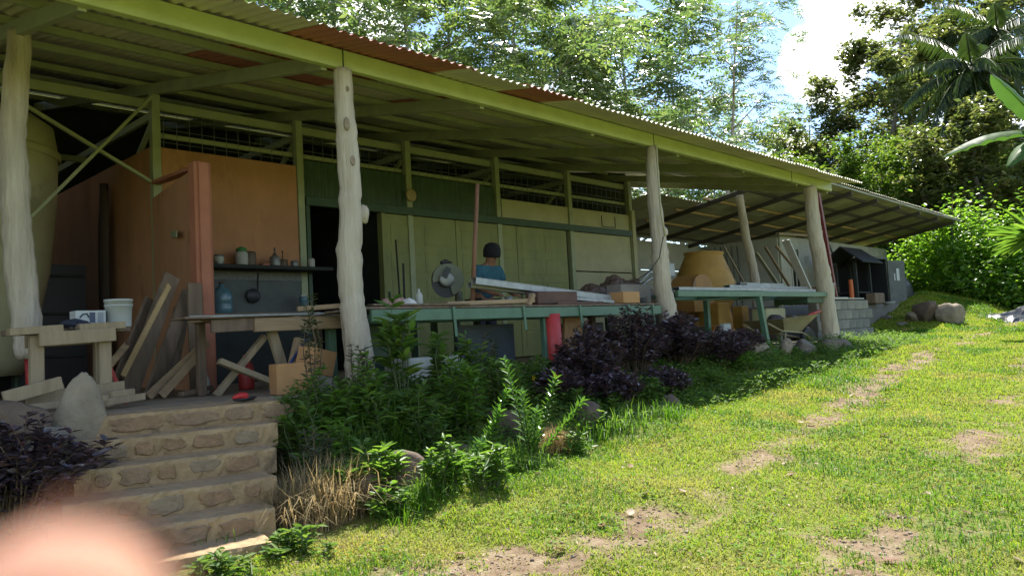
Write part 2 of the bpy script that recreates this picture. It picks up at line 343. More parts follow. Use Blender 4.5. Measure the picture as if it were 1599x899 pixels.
M_SHEETS = [mat('roof_sheet_olive', (.58, .55, .42), .6, c2=(.48, .46, .35), c3=(.14, .12, .08), thr=.64, scale=1.5, bump=.05),
            mat('roof_sheet_yellow_green', (.64, .61, .42), .6, c2=(.54, .52, .36), scale=1.5, bump=.05),
            mat('roof_sheet_red', (.42, .16, .115), .6, c2=(.33, .13, .10), c3=(.13, .07, .05), thr=.62, scale=1.5, bump=.05),
            mat('roof_sheet_grey', (.46, .45, .37), .6, c2=(.36, .35, .29), c3=(.20, .12, .06), thr=.6, scale=1.5, bump=.05),
            mat('roof_sheet_pale', (.62, .60, .42), .6, c2=(.52, .50, .35), scale=1.5, bump=.05)]
M_LOG = mat('bare_log', (.50, .44, .35), .9, c2=(.34, .285, .215), c3=(.17, .135, .10), thr=.585, scale=13, bump=1.0, bscale=34, stretch=(1, 1, .10))
M_REDPAINT = mat('red_paint', (.42, .035, .03), .45, c2=(.30, .03, .025), c3=(.16, .06, .04), thr=.68, scale=6, bump=.05)
M_PILLAR = mat('pink_orange_pillar_paint', (.42, .16, .09), .7, c2=(.33, .12, .07), scale=3, bump=.08)
M_STEEL = mat('galvanised_steel', (.36, .37, .37), .5, c2=(.24, .25, .25), metal=.4, scale=10, bump=.03)
M_WOOD = woodmat('sawn_timber', (.33, .23, .13), (.21, .14, .08), axis='z')
M_WOODX = woodmat('sawn_timber_lengthwise', (.36, .25, .14), (.22, .15, .085), axis='x')
M_PLANK = woodmat('weathered_plank', (.19, .13, .085), (.10, .07, .045), c3=(.24, .18, .12), axis='z')
M_YWOOD = woodmat('yellow_pine', (.44, .30, .14), (.33, .22, .10), axis='x')
M_PLY = woodmat('plywood_offcut', (.44, .25, .11), (.34, .18, .08), axis='z')
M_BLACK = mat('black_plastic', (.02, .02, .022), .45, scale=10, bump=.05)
M_WIRE = mat('galvanised_wire', (.20, .22, .22), .5, metal=.5, bump=0)

# ------------------------------------------------------------------ workshop (the long open shed): one thing
YW = 3.7                                     # line of the inner wall
def zr(y): return 2.995+.2*y                 # underside of the roof sheets
W = empty('workshop_building', (8, 0, 0), 'long open workshop with green steel frame, log posts and patched corrugated roof', 'building')
X0, X1 = -3.0, 15.12
RX = [-2.06, -.11, 1.84, 3.79, 5.73, 7.64, 9.62, 11.60, 13.62, 15.0]
fb = MB().box(X0, X1-.12, -.04, .035, 2.815, 2.985, .006); child(fb, 'fascia_beam', M_FASC, W)
for x in (3.93, 8.87, 13.2): child(MB().box(x-.006, x+.006, -.046, .041, 2.81, 2.992, .001), 'beam_joint', M_DKGREEN, W)
for x in RX:
    child(MB().beam((x, .04, zr(.04)-.145), (x, 8.4, zr(8.4)-.145), .06, .13), 'rafter', M_GREEN, W)
for y in (.95, 1.9, 2.85, 4.2, 5.4, 6.6, 7.8):
    child(MB().box(X0, X1-.1, y-.03, y+.03, zr(y)-.078, zr(y)-.008), 'purlin', M_GREEN, W)
# corrugated sheets, each one a part
def sheet_mesh(w, y0, y1, pitch=.1, amp=.014, nper=6, fz=zr):
    n = int(round(w/pitch*nper)); x = np.linspace(0, w, n+1); z = amp*(1+np.cos(2*np.pi*x/pitch))
    V = np.concatenate([np.stack([x, 0*x+y, z+fz(y)], 1) for y in np.linspace(y0, y1, 4)]); k = np.arange(n); F = np.concatenate([np.stack([k+r*(n+1), k+1+r*(n+1), k+n+2+r*(n+1), k+n+1+r*(n+1)], 1) for r in range(3)])
    me = npmesh('roof_sheet', V, F); me.shade_smooth(); return me
SW = .8; bases = {}
def sheet(row, x, k, parent, y0, y1, dz=0, fz=zr, dy=0):
    key = (row, k)
    if key not in bases: bases[key] = sheet_mesh(SW+.1, y0, y1, fz=fz); bases[key].materials.append(M_SHEETS[k])
    return inst('roof_sheet', bases[key], (x, dy, dz), parent)
random.seed(3)
xs = X0; i = 0
eave_col = {}
for i in range(int((X1-X0)/SW)+1):
    x = X0+i*SW
    if x+SW+.1 > X1+.05: x = X1-SW-.1
    k = random.choice([0, 0, 1, 3, 0])
    if 2.6 < x < 3.4: k = 1
    if 3.35 < x < 4.9: k = 2
    if 5.6 < x < 6.6: k = 2
    if 4.9 < x < 5.6 or 6.6 < x < 8: k = 0
    if x > 10: k = [0, 1, 3, 0, 1, 0, 4][i % 7]
    if x < 2.7: k = [0, 4, 1, 0][i % 4]
    sheet('e', x, k, W, -.56, 2.15, dz=(i % 2)*.006, dy=random.uniform(-.02, .02))
    sheet('m', x, random.choice([0, 3, 3, 0, 1]), W, 2.02, 5.2, dz=.032+(i % 2)*.006)
    sheet('t', x, random.choice([0, 3, 3]), W, 5.1, 8.6, dz=.064+(i % 2)*.006)
# log posts
def logpost(pts, rads, seed, n=18, knots=()):
    rn = random.Random(seed); P = [Vector(p) for p in pts]; out = []; rr = []
    m = 44
    for i in range(m+1):
        t = i/m*(len(P)-1); k = min(int(t), len(P)-2); f = t-k; f2 = f*f*(3-2*f)
        out.append(P[k].lerp(P[k+1], f2*.5+f*.5)+Vector((rn.gauss(0, .004), rn.gauss(0, .004), 0))); rr.append(rads[k]*(1-f)+rads[k+1]*f)
    mb = MB(); mb.tube(out, [r*(1+.025*math.sin(i*.55+seed)+.012*math.sin(i*1.3)) for i, r in enumerate(rr)], n, jit=.035, rng=rn)
    for kp, kr in knots: 
        k = rock_mesh('t', kr, kr, kr*1.5, seed+3, 2, .3); mb.add([v.co+Vector(kp) for v in k.vertices], [tuple(p.vertices) for p in k.polygons]); bpy.data.meshes.remove(k)
    return mb
def knotmarks(parent, spots):
    for p, w, h in spots:
        mb = MB(); prof = [(w*.15, .0), (w*.6, .006), (w, .003), (w*1.2, -.008)]
        mb.lathe((0, 0, 0), prof, 14, (0, 0, 1)); v = [Vector((q[0], q[2]*-1, q[1]*h/w)) for q in mb.v]
        d = (Vector(CP)-Vector(p)); d.z = 0; d.normalize(); a = math.atan2(d.x, -d.y)
        mb.v = [tuple(Matrix.Rotation(a, 3, 'Z') @ q + Vector(p)) for q in v]
        child(mb, 'knot', M_KNOT, parent, True)
M_KNOT = mat('dark_knot_wood', (.32, .25, .18), .9, c2=(.18, .14, .10), scale=20, bump=.4)
p2 = [(3.94, 0, 2.815), (3.96, 0, 2.29), (3.985, 0, 1.72), (3.94, 0, 1.15), (3.95, 0, .7), (4.0, 0, .17), (4.02, 0, -.1)]
lp2 = child(logpost(p2, [.080, .092, .098, .106, .110, .128, .145], 2, knots=[((4.10, -.02, 1.53), .06)]), 'log_post', M_LOG, W, True)
lp2['label'] = 'thick knotty bare log post at the front centre left'
knotmarks(lp2, [((3.90, -.098, 2.3), .022, .05), ((3.945, -.098, 1.98), .02, .04), ((3.93, -.085, 2.62), .015, .025)])
p3 = [(8.86, 0, 2.815), (8.84, 0, 2.2), (8.9, 0, 1.4), (8.91, 0, .91), (9.02, 0, .47), (9.12, 0, .1), (9.15, 0, -.2)]
child(logpost(p3, [.075, .088, .11, .118, .135, .155, .16], 5, knots=[((8.98, -.05, 1.66), .05)]), 'log_post', M_LOG, W, True)
p4 = [(14.06, 0, 2.815), (14.11, 0, 2.01), (14.33, 0, 1.19), (14.5, 0, .12), (14.56, 0, -.3)]
child(logpost(p4, [.115, .128, .142, .152, .16], 8), 'log_post', M_LOG, W, True)
p1 = [(1.86, 1.64, 3.16), (1.80, 1.64, 2.32), (1.81, 1.64, 1.63), (1.85, 1.64, .99), (1.90, 1.64, .44)]
lp1 = child(logpost(p1, [.09, .098, .108, .115, .105], 4), 'log_post', M_LOG, W, True)
child(MB().tube([(1.93, 1.66, 0), (1.91, 1.66, .47)], .05, 12), 'steel_foot', M_REDPAINT, W, True)
# conduit on the third post
child(MB().tube([(8.775, -.13, 2.8), (8.77, -.14, 1.9), (8.80, -.16, 1.58)], .012, 6), 'conduit', M_CREAM, W, True)
# inner posts, plates, ties
for x in RX[3:9]:
    child(MB().box(x-.05, x+.05, YW-.05, YW+.05, .0, zr(YW)-.215), 'wall_post', M_GREEN, W)
child(MB().box(1.79, 1.89, YW-.05, YW+.05, 0, zr(YW)-.215), 'wall_post', M_GREEN, W)
child(MB().box(1.9, 13.56, YW+.055, YW+.105, 3.36, 3.47), 'wall_plate', M_GREEN, W)
child(MB().box(3.86, 13.56, YW+.055, YW+.10, 3.02, 3.08), 'girt', M_GREEN, W)
for x in RX[3:9]:
    child(MB().beam((x+.06, YW+.11, 3.33), (x+.06, 8.3, 3.33), .05, .09), 'tie_beam', M_GREEN, W)
    child(MB().beam((x+.06, YW+.2, 3.25), (x+.06, YW+1.2, 2.55), .05, .06), 'brace', M_GREEN, W)
child(MB().beam((2.0, YW-.075, 3.34), (3.73, YW-.075, 2.42), .035, .05, (0, 1, 0)), 'cross_brace', M_GREEN, W)
child(MB().beam((3.73, YW-.115, 3.47), (2.2, YW-.115, 1.63), .035, .05, (0, 1, 0)), 'cross_brace', M_GREEN, W)
for x, z0 in ((3.2, 2.5), (2.75, 2.3)):
    child(MB().box(x-.03, x+.03, 6.0, 6.06, z0, 3.2), 'king_strut', M_GREEN, W)
child(MB().beam((1.9, 6.1, 3.2), (3.8, 6.1, 3.2), .05, .08), 'truss_chord', M_GREEN, W)
# wire mesh above the wall
wm = MB()
for x in np.arange(3.9, 13.55, .16): wm.box(x-.003, x+.003, YW+.012, YW+.018, 2.78, 3.36, 0)
for z in np.arange(2.8, 3.36, .16): wm.box(3.86, 13.56, YW+.019, YW+.025, z-.003, z+.003, 0)
child(wm, 'wire_mesh', M_WIRE, W)
# orange room
child(MB().box(3.842, 5.675, YW-.03, YW+.05, .0, 2.88), 'orange_wall', M_ORANGE, W)
child(MB().box(3.76, 3.84, YW+.055, 8.3, .0, 2.90), 'orange_side_wall', M_ORANGE, W)
cap = child(MB().beam((3.5, 2.0, 1.12), (3.76, YW-.06, 1.12), .09, 2.24), 'orange_partition', M_ORANGE, W)
child(MB().beam((3.49, 1.94, 2.255), (3.76, YW-.07, 2.43), .11, .04), 'partition_cap', M_PILLAR, W)
child(MB().box(3.41, 3.585, 1.83, 1.99, 0, 2.30, .015), 'pillar', M_PILLAR, W)
child(MB().box(3.445, 3.55, 1.805, 1.828, 0, 2.29, .008), 'pillar_strip', M_PILLAR, W)
# kitchen niche
child(MB().box(3.9, 5.66, YW-.075, YW-.035, .0, 1.38), 'splashback', M_GREY, W)
child(MB().box(3.95, 5.95, YW-.42, YW-.08, 1.40, 1.445), 'shelf', M_DARK, W)
child(MB().box(3.95, 5.66, YW-.09, YW-.077, 1.28, 1.398), 'stone_trim', mat('speckled_trim', (.22, .22, .20), .8, c2=(.10, .10, .09), scale=60), W)
child(MB().box(3.9, 5.66, YW-.52, YW-.08, .79, .84), 'counter', M_CONC, W)
child(MB().box(3.95, 5.6, YW-.45, YW-.40, .0, .785), 'counter_front', M_DARK, W)
# header, corrugated band, boards
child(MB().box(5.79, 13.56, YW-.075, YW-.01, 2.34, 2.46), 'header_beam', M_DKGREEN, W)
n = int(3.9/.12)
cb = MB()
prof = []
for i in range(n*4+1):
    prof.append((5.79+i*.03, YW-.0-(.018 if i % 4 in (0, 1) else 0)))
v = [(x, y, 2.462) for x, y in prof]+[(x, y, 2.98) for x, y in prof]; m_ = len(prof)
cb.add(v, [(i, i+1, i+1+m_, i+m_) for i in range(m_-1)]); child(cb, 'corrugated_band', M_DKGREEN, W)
child(MB().box(9.72, 11.54, YW-.02, YW+.0, 2.462, 2.80), 'upper_board', M_CREAM, W)
child(MB().box(11.66, 13.56, YW-.02, YW+.0, 2.462, 2.80), 'upper_board', M_CREAM, W)
rf = MB()      # small square outline drawn on the upper board
x0_, x1_, z0_, z1_ = 12.6, 13.05, 2.50, 2.72
rf.tube([(x0_, YW-.03, z1_), (x0_, YW-.03, z0_), (x1_, YW-.03, z0_), (x1_, YW-.03, z1_)], .008, 5); child(rf, 'wire_bracket', M_BLACK, W)
for i, (a, b_) in enumerate(((.02, .78), (.80, 1.56), (1.58, 2.335))):
    child(MB().box(11.66, 13.56, YW-.022, YW+.004, a, b_, .006), 'wall_board', M_CREAM, W)
child(MB().box(13.58, 13.70, YW-.09, YW-.055, 0, 2.9), 'corner_trim', M_CREAM, W)
# doorway jambs and raised-panel doors
child(MB().box(7.07, 7.13, YW-.06, YW+.06, 0, 2.338), 'door_jamb', M_LIME, W)
child(MB().box(5.79, 5.85, YW-.06, YW+.06, 0, 2.338), 'door_jamb', M_DKGREEN, W)
xd = 7.135
for wdt in (1.46, 1.46, 1.40):
    d = child(MB().box(xd+.006, xd+wdt-.006, YW-.02, YW+.025, .02, 2.336, .004), 'panel_door', M_LIME, W)
    cols = 2; pw = (wdt-.36)/2
    for r in range(5):
        for c in range(cols):
            xa = xd+.12+c*(pw+.12); za = .16+r*.43
            mb = MB(); t = .05
            o_ = [(xa, za), (xa+pw, za), (xa+pw, za+.32), (xa, za+.32)]; i_ = [(xa+t, za+t), (xa+pw-t, za+t), (xa+pw-t, za+.32-t), (xa+t, za+.32-t)]
            g_ = [(xa+.02, za+.02), (xa+pw-.02, za+.02), (xa+pw-.02, za+.30), (xa+.02, za+.30)]
            V = [(x, YW-.021, z) for x, z in o_]+[(x, YW-.026, z) for x, z in o_]+[(x, YW-.0225, z) for x, z in g_]+[(x, YW-.027, z) for x, z in i_]
            F = []
            for s in range(3): F += [(s*4+k, s*4+(k+1) % 4, s*4+4+(k+1) % 4, s*4+4+k) for k in range(4)]
            F.append((12, 13, 14, 15)); child(MB().add(V, F), 'door_panel', M_LIME, d)
    child(MB().box(xd+.03, xd+.06, YW-.045, YW-.021, .95, 1.15), 'handle', M_DKGREEN, d)
    xd += wdt
# floor, back and side walls that close the inside
tag(child(MB().box(X0, 15.3, .02, 8.5, -.22, -.002, .02), 'floor_slab', M_CONC, W))
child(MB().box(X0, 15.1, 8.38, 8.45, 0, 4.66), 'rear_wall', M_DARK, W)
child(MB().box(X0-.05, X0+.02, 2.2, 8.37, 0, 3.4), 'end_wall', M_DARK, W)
ew = MB(); ew.add([(13.60, YW+.06, 0), (13.60, 8.37, 0), (13.60, 8.37, zr(8.37)-.02), (13.60, YW+.06, zr(YW)-.02), (13.66, YW+.06, 0), (13.66, 8.37, 0), (13.66, 8.37, zr(8.37)-.02), (13.66, YW+.06, zr(YW)-.02)], [(0, 1, 2, 3), (7, 6, 5, 4), (0, 4, 5, 1), (1, 5, 6, 2), (2, 6, 7, 3), (3, 7, 4, 0)]); child(ew, 'end_wall', M_GREY, W)
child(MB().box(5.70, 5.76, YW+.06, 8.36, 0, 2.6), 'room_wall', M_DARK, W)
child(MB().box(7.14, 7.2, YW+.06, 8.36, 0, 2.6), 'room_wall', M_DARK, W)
# hanging round lid on the band
tag(MB().lathe((7.64, YW-.10, 2.65), [(.02, 0), (.09, .0), (.10, -.01), (.10, -.03), (.02, -.035)], 24, (0, -1, 0)).build('round_disc', woodmat('disc_wood', (.40, .30, .17), (.3, .22, .12)), None, True), 'round pale wooden disc hung on the green corrugated band', 'disc')
# ------------------------------------------------------------------ stone steps
ST = empty('stone_steps', (2.3, -.8, -.6), 'worn concrete steps set with brown stones, left of the knotty log post', 'steps')
M_STEP = mat('step_mortar', (.37, .255, .135), .92, c2=(.25, .17, .09), c3=(.16, .115, .07), thr=.55, scale=6, bump=.6, bscale=25)
M_STONES = [mat('step_stone_brown', (.28, .185, .11), .9, c2=(.19, .125, .075), scale=14, bump=.6), mat('step_stone_rust', (.30, .185, .10), .9, c2=(.20, .125, .07), scale=14, bump=.6), mat('step_stone_grey', (.27, .20, .125), .9, c2=(.19, .14, .09), scale=14, bump=.6)]
LV = [(0, -.36), (-.135, -.60), (-.27, -.87), (-.405, -1.17), (-.54, -1.44), (-.66, -1.72)]
def stp(u, w, z): return STEP_O+STEP_E*u+STEP_N*w+Vector((0, 0, z))
rs = random.Random(5)
for i, (z, yf) in enumerate(LV):
    w0 = (yf+.36)/math.cos(rad(14)); u0, u1 = -.60-.07*i, .60-.09*i
    wb = .75 if i == 0 else w0+.62
    zb = z-.16 if i < 5 else z-.3
    nu, V, F = 40, [], []
    def rowp(w, zz, jit): return [tuple(stp(u0+(u1-u0)*k/nu, w+rs.uniform(-jit, jit), zz+rs.uniform(-jit, jit)*.6)) for k in range(nu+1)]
    rows = [rowp(w0+.006, zb, 0), rowp(w0+.004, zb+.03, .006), rowp(w0, (z+zb)/2, .009), rowp(w0+.0, z-.022, .008), rowp(w0+.006, z-.004, .006), rowp(w0+.022, z, .004), rowp(w0+.12, z-.004, .004), rowp(wb, z-.002, .002), rowp(wb, zb, 0)]
    for r_ in rows: V += r_
    for r_ in range(len(rows)-1): F += [(r_*(nu+1)+k, r_*(nu+1)+k+1, (r_+1)*(nu+1)+k+1, (r_+1)*(nu+1)+k) for k in range(nu)]
    F.append(tuple(r_*(nu+1) for r_ in range(len(rows)))[::-1]); F.append(tuple(r_*(nu+1)+nu for r_ in range(len(rows))))
    st = child(MB().add(V, F), 'step', M_STEP, ST)
    if i == 5: continue
    u = u0+.10
    while u < u1-.12:
        ww = rs.uniform(.10, .22) if i else rs.uniform(.22, .34); hh = rs.uniform(.075, .105); n_ = 15; zc = (z+zb)/2+rs.uniform(-.008, .012)+.005
        V = []; uc = u+ww/2
        ang = [2*math.pi*(k+rs.uniform(-.3, .3))/n_ for k in range(n_)]; rr = [rs.uniform(.74, 1.06) for _ in ang]
        def sq(a): c, s = math.cos(a), math.sin(a); m_ = (abs(c)**5+abs(s)**5)**-.2; return c*m_, s*m_
        for lev, (sc, dep) in enumerate(((1.03, .012), (1, -.004), (.88, -.010))):
            for a, r_ in zip(ang, rr): c, s = sq(a); V.append(tuple(stp(uc+c*ww/2*sc*r_, w0+dep+rs.uniform(-.003, .003), zc+s*hh/2*sc*r_)))
        F = [(l*n_+k, l*n_+(k+1) % n_, (l+1)*n_+(k+1) % n_, (l+1)*n_+k) for l in range(2) for k in range(n_)]; F.append(tuple(2*n_+k for k in range(n_)))
        child(MB().add(V, F), 'stone', rs.choice(M_STONES), st)
        u += ww+rs.uniform(.02, .06)
# ------------------------------------------------------------------ rocks
M_ROCK = mat('grey_rock', (.19, .165, .13), .92, c2=(.11, .095, .075), c3=(.27, .25, .2), thr=.62, scale=5, bump=.7, bscale=18)
M_ROCKB = mat('brown_rock', (.15, .105, .075), .92, c2=(.085, .06, .042), c3=(.10, .11, .05), thr=.6, scale=5, bump=.8, bscale=22)
M_ROCKP = mat('pale_lichen_rock', (.28, .23, .16), .92, c2=(.18, .145, .10), c3=(.46, .43, .34), thr=.64, scale=7, bump=.7, bscale=22)
def rock(loc, s, seed, label, m=None, rot=(0, 0, 0), group=None, name='rock', taper=0):
    me = rock_mesh(name, *s, seed)
    if taper:
        for v in me.vertices: k = 1-taper*v.co.z/s[2]; v.co.x *= k; v.co.y *= k
    o = link(name, me, m or M_ROCK); o.location = loc; o.rotation_euler = rot; return tag(o, label, 'rock', group)
p = hy(130, 640, -.12); rock((p.x, p.y, p.z-.10), (.17, .12, .33), 4, 'tall pointed pale rock standing left of the top step', M_ROCKP, (.05, .1, .3), taper=.42)
p = hy(505, 620, -.15); rock((p.x, p.y, p.z-.05), (.21, .17, .24), 9, 'tall grey-brown rock standing right of the top step', M_ROCK, (0, -.08, .6))
p = hg(655, 765); rock((p.x, p.y+.1, p.z+.10), (.20, .17, .17), 12, 'mossy brown rock amid weeds right of the dry grass', M_ROCKB, (.1, .3, .2))
p = hg(590, 790); rock((p.x, p.y+.1, p.z+.10), (.17, .15, .14), 15, 'brown rock half hidden behind the dry grass tuft', M_ROCKB, (.1, .1, 1.2))
p = hg(735, 730); rock((p.x, p.y+.1, p.z+.07), (.13, .11, .10), 18, 'small reddish rock among weeds below the glossy stems', M_ROCKB, (.1, .1, .2))
p = hg(815, 690); rock((p.x, p.y+.15, p.z+.16), (.22, .16, .2), 20, 'shaded brown rock behind the glossy leaved stems', M_ROCKB, (.1, .1, 2.2))
p = hg(930, 668); rock((p.x, p.y+.1, p.z+.08), (.2, .14, .15), 22, 'dark rock at the foot of the purple bushes', M_ROCKB, (.1, .2, 1.2))
p = hg(1060, 640); rock((p.x, p.y+.1, p.z+.06), (.16, .12, .12), 24, 'small dark rock right under the purple bushes', M_ROCKB, (.2, .1, .4))
p = hg(415, 815); rock((p.x, p.y+.15, p.z+.10), (.20, .16, .17), 26, 'dark rock beside the right end of the bottom step', M_ROCKB, (.1, .2, .9))
p = hg(1205, 560); rock((p.x+.1, p.y+.3, .03), (.38, .26, .20), 31, 'large pale boulder beneath the right workbench', M_ROCKP, (.1, .1, .4))
p = hg(1228, 556); rock((p.x, p.y, p.z+.12), (.10, .09, .19), 33, 'small upright pale stone left of the last log post', M_ROCKP, (.1, 0, .4))
p = hg(1262, 552); rock((p.x, p.y+.05, p.z+.08), (.27, .18, .13), 35, 'rounded grey rock just left of the last log post', M_ROCK, (0, .1, .2))
p = hg(1285, 545); rock((p.x, p.y-.1, p.z+.05), (.24, .18, .15), 37, 'flat grey rock touching the last log post base', M_ROCK, (0, .1, 1.2))
p = hg(1310, 548); rock((p.x+.05, p.y-.05, p.z+.06), (.19, .17, .17), 39, 'grey stone footing under the last log post', M_ROCK, (0, .1, 2.2))
p = hg(1465, 500); rock((p.x, p.y+.3, p.z+.22), (.42, .32, .34), 41, 'dark brown boulder on the grass mound, left of a pair', M_ROCKB, (.1, .3, .5))
p = hg(1484, 503); rock((p.x, p.y, p.z+.20), (.36, .30, .36), 43, 'pale grey boulder on the grass mound, right of a pair', M_ROCKP, (.1, -.3, 1.3))
p = hg(1428, 500); rock((p.x, p.y, p.z+.06), (.24, .18, .17), 45, 'pale stone on the grass left of the boulder pair', M_ROCKP, (.1, -.3, .3))
p = hg(1385, 497); rock((p.x, p.y, p.z+.02), (.42, .16, .09), 47, 'flat stone edging below the dark cabinet', M_ROCK, (0, 0, .3))
p = hg(1410, 508); rock((p.x, p.y, p.z+.02), (.38, .15, .08), 49, 'flat stone in the grass in front of the edging stone', M_ROCK, (0, 0, .1))
for k, (px, py, s, sd_) in enumerate(((20, 655, .17, 51), (75, 690, .13, 53), (35, 735, .15, 55), (110, 745, .14, 57), (70, 790, .16, 59))):
    p = hy(px, py, -.25-.07*k); rock((p.x, p.y, p.z), (s, s*.8, s*.75), sd_, ['rough stone under the scrap timber at far left', 'small stone left of the pointed rock base', 'stone behind the purple shrub left of the steps', 'pale stone at the left end of the third step', 'pale stone at the left end of the lowest visible step'][k], [M_ROCKB, M_ROCK, M_ROCKB, M_ROCKP, M_ROCKP][k], (k, k*2, k))
# ------------------------------------------------------------------ left side: trestle, bucket, planks
M_TREST = woodmat('pale_trestle_timber', (.33, .255, .155), (.22, .165, .10), axis='z')
T = empty('trestle_table', (1.95, .85, 0), 'rough pale timber trestle in front of the leftmost log post', 'trestle')
for x, y in ((1.70, .72), (2.16, .72), (1.80, 1.08), (2.25, 1.08)):
    child(MB().box(x-.045, x+.045, y-.03, y+.03, .0, .56), 'leg', M_TREST, T)
child(MB().beam((1.70, .66, .535), (2.22, .66, .555), .055, .10), 'rail', M_TREST, T)
child(MB().beam((1.74, 1.14, .535), (2.30, 1.14, .55), .055, .10), 'rail', M_TREST, T)
child(MB().beam((1.52, .70, .595), (1.86, .70, .612), .12, .055), 'top_board', M_TREST, T)
child(MB().beam((1.98, .74, .615), (2.31, .74, .628), .12, .055), 'top_board', M_TREST, T)
child(MB().beam((1.55, .92, .597), (2.40, .92, .600), .20, .04), 'top_board', M_PLANK, T)
child(MB().beam((1.62, .67, .10), (2.28, .67, .14), .05, .11), 'bottom_rail', M_TREST, T)
M_WHITE = mat('white_plastic', (.48, .50, .49), .5, c2=(.36, .38, .37), scale=5, bump=.04)
B = empty('white_bucket', (2.39, 1.0, .62), 'white plastic bucket standing on the trestle boards', 'bucket')
bb = (2.36, .97, .622)
child(MB().lathe(bb, [(.088, 0), (.093, .01), (.102, .205), (.108, .205), (.108, .222), (.098, .222), (.09, .02), (.005, .015)], 28, cap=False), 'pail', M_WHITE, B, True)
child(MB().lathe(bb, [(.1015, .165), (.106, .167), (.106, .176), (.102, .178)], 28, cap=False), 'rim_band', M_WHITE, B, True)
hb = [Vector(bb)+Vector((math.cos(a)*.11, -.01, .19-.09*math.sin(a))) for a in np.linspace(0, math.pi, 9)]
child(MB().tube(hb, .003, 5), 'handle', M_STEEL, B)
BX = empty('printed_box', (2.10, .95, .62), 'small white printed carton with blue pictures on the trestle', 'box')
child(MB().box(2.02, 2.24, .90, 1.04, .622, .755, .004), 'carton', M_WHITE, BX)
M_PRINT = mat('carton_print_blue', (.05, .07, .12), .5, bump=0); M_PRINT2 = mat('carton_print_grey', (.22, .25, .27), .5, bump=0)
child(MB().box(2.12, 2.16, .8955, .898, .66, .74, .0), 'picture', M_PRINT, BX); child(MB().box(2.18, 2.22, .8955, .898, .66, .74, 0), 'picture', M_PRINT2, BX)
child(MB().tube([(2.05, .896, .70), (2.07, .896, .725), (2.10, .896, .73), (2.115, .896, .70)], .006, 5), 'picture', M_PRINT, BX)
rg = MB(); rn = random.Random(3); 
k = rock_mesh('t', .13, .10, .035, 77, 3, .7); tag(link('crumpled_cloth', k, mat('navy_cloth', (.03, .035, .06), .9, scale=20, bump=.5, bscale=60)), 'crumpled dark navy cloth beside the printed carton', 'cloth').location = (2.00, .80, .655)
# leaning planks
PL = [((2.62, 1.55, .02), (3.14, 1.78, 1.13), .17, .025, 'widest grey-brown plank leaning on the orange partition', M_PLANK),
      ((2.80, 1.50, .0), (3.30, 1.80, .98), .13, .03, 'dark plank leaning behind the widest plank', M_PLANK),
      ((2.55, 1.44, .22), (3.03, 1.60, 1.02), .035, .035, 'thin orange batten leaning across the planks', M_YWOOD),
      ((2.95, 1.55, .0), (3.24, 1.82, .80), .18, .022, 'short broad brown plank leaning low by the partition', M_PLANK),
      ((2.70, 1.30, .03), (3.30, 1.42, .48), .07, .03, 'splintered plank sloping low across the stack', M_WOODX),
      ((2.78, 1.22, .03), (3.18, 1.30, .38), .055, .03, 'shorter splintered plank in front at floor level', M_WOODX),
      ((2.50, 1.62, .0), (2.98, 1.92, .92), .10, .025, 'narrow weathered plank behind the leaning stack', M_PLANK),
      ((2.20, 1.35, .05), (2.62, 1.55, .48), .05, .04, 'pale stick leaning behind the trestle leg', M_WOODX)]
for a, b_, w_, t_, lab, mm in PL:
    mb = MB(); mb.beam(a, b_, w_, t_, (.4, -.9, .3)); rn = random.Random(lab)
    mb.v = [(x+rn.gauss(0, .006), y, z+rn.gauss(0, .008)) for x, y, z in mb.v]
    tag(mb.build('plank', mm, origin=a), lab, 'plank', 'scrap planks by the orange partition')
tag(MB().box(3.22, 3.36, 1.62, 1.65, 0, 1.05, .004, Matrix.Translation((0, 0, 0))).build('plank', M_PLANK, origin=(3.29, 1.63, 0)), 'upright brown board standing against the pink-orange pillar', 'plank', 'scrap planks by the orange partition')
tag(MB().beam((2.42, 1.02, .0), (2.24, 1.12, .56), .03, .03).build('red_steel_leg', M_REDPAINT, origin=(2.42, 1.02, 0)), 'thin red steel bar leaning beside the trestle', 'bar')
for k, (a, b_, w_, t_, lab) in enumerate([((1.35, .30, .06), (2.05, .38, .09), .10, .045, 'pale scrap beam lying left of the pointed rock'), ((1.25, .12, -.02), (1.95, .25, .03), .09, .05, 'long scrap plank lying low at far left'), ((1.45, .55, .14), (1.80, .50, .22), .09, .09, 'short thick block on the scrap beams at far left'), ((1.98, .42, .05), (2.36, .52, .07), .08, .05, 'short pale offcut right of the pointed rock'), ((2.12, .50, .10), (2.30, .56, .105), .07, .06, 'small pale block on the short offcut'), ((2.9, 1.1, .03), (3.25, 1.25, .06), .06, .04, 'dark scrap stick on the floor below the planks')]):
    tag(MB().beam(a, b_, w_, t_).build('scrap_timber', M_TREST if k in (0, 2, 3, 4) else M_PLANK, origin=a), lab, 'timber', 'scrap timber on the floor edge')
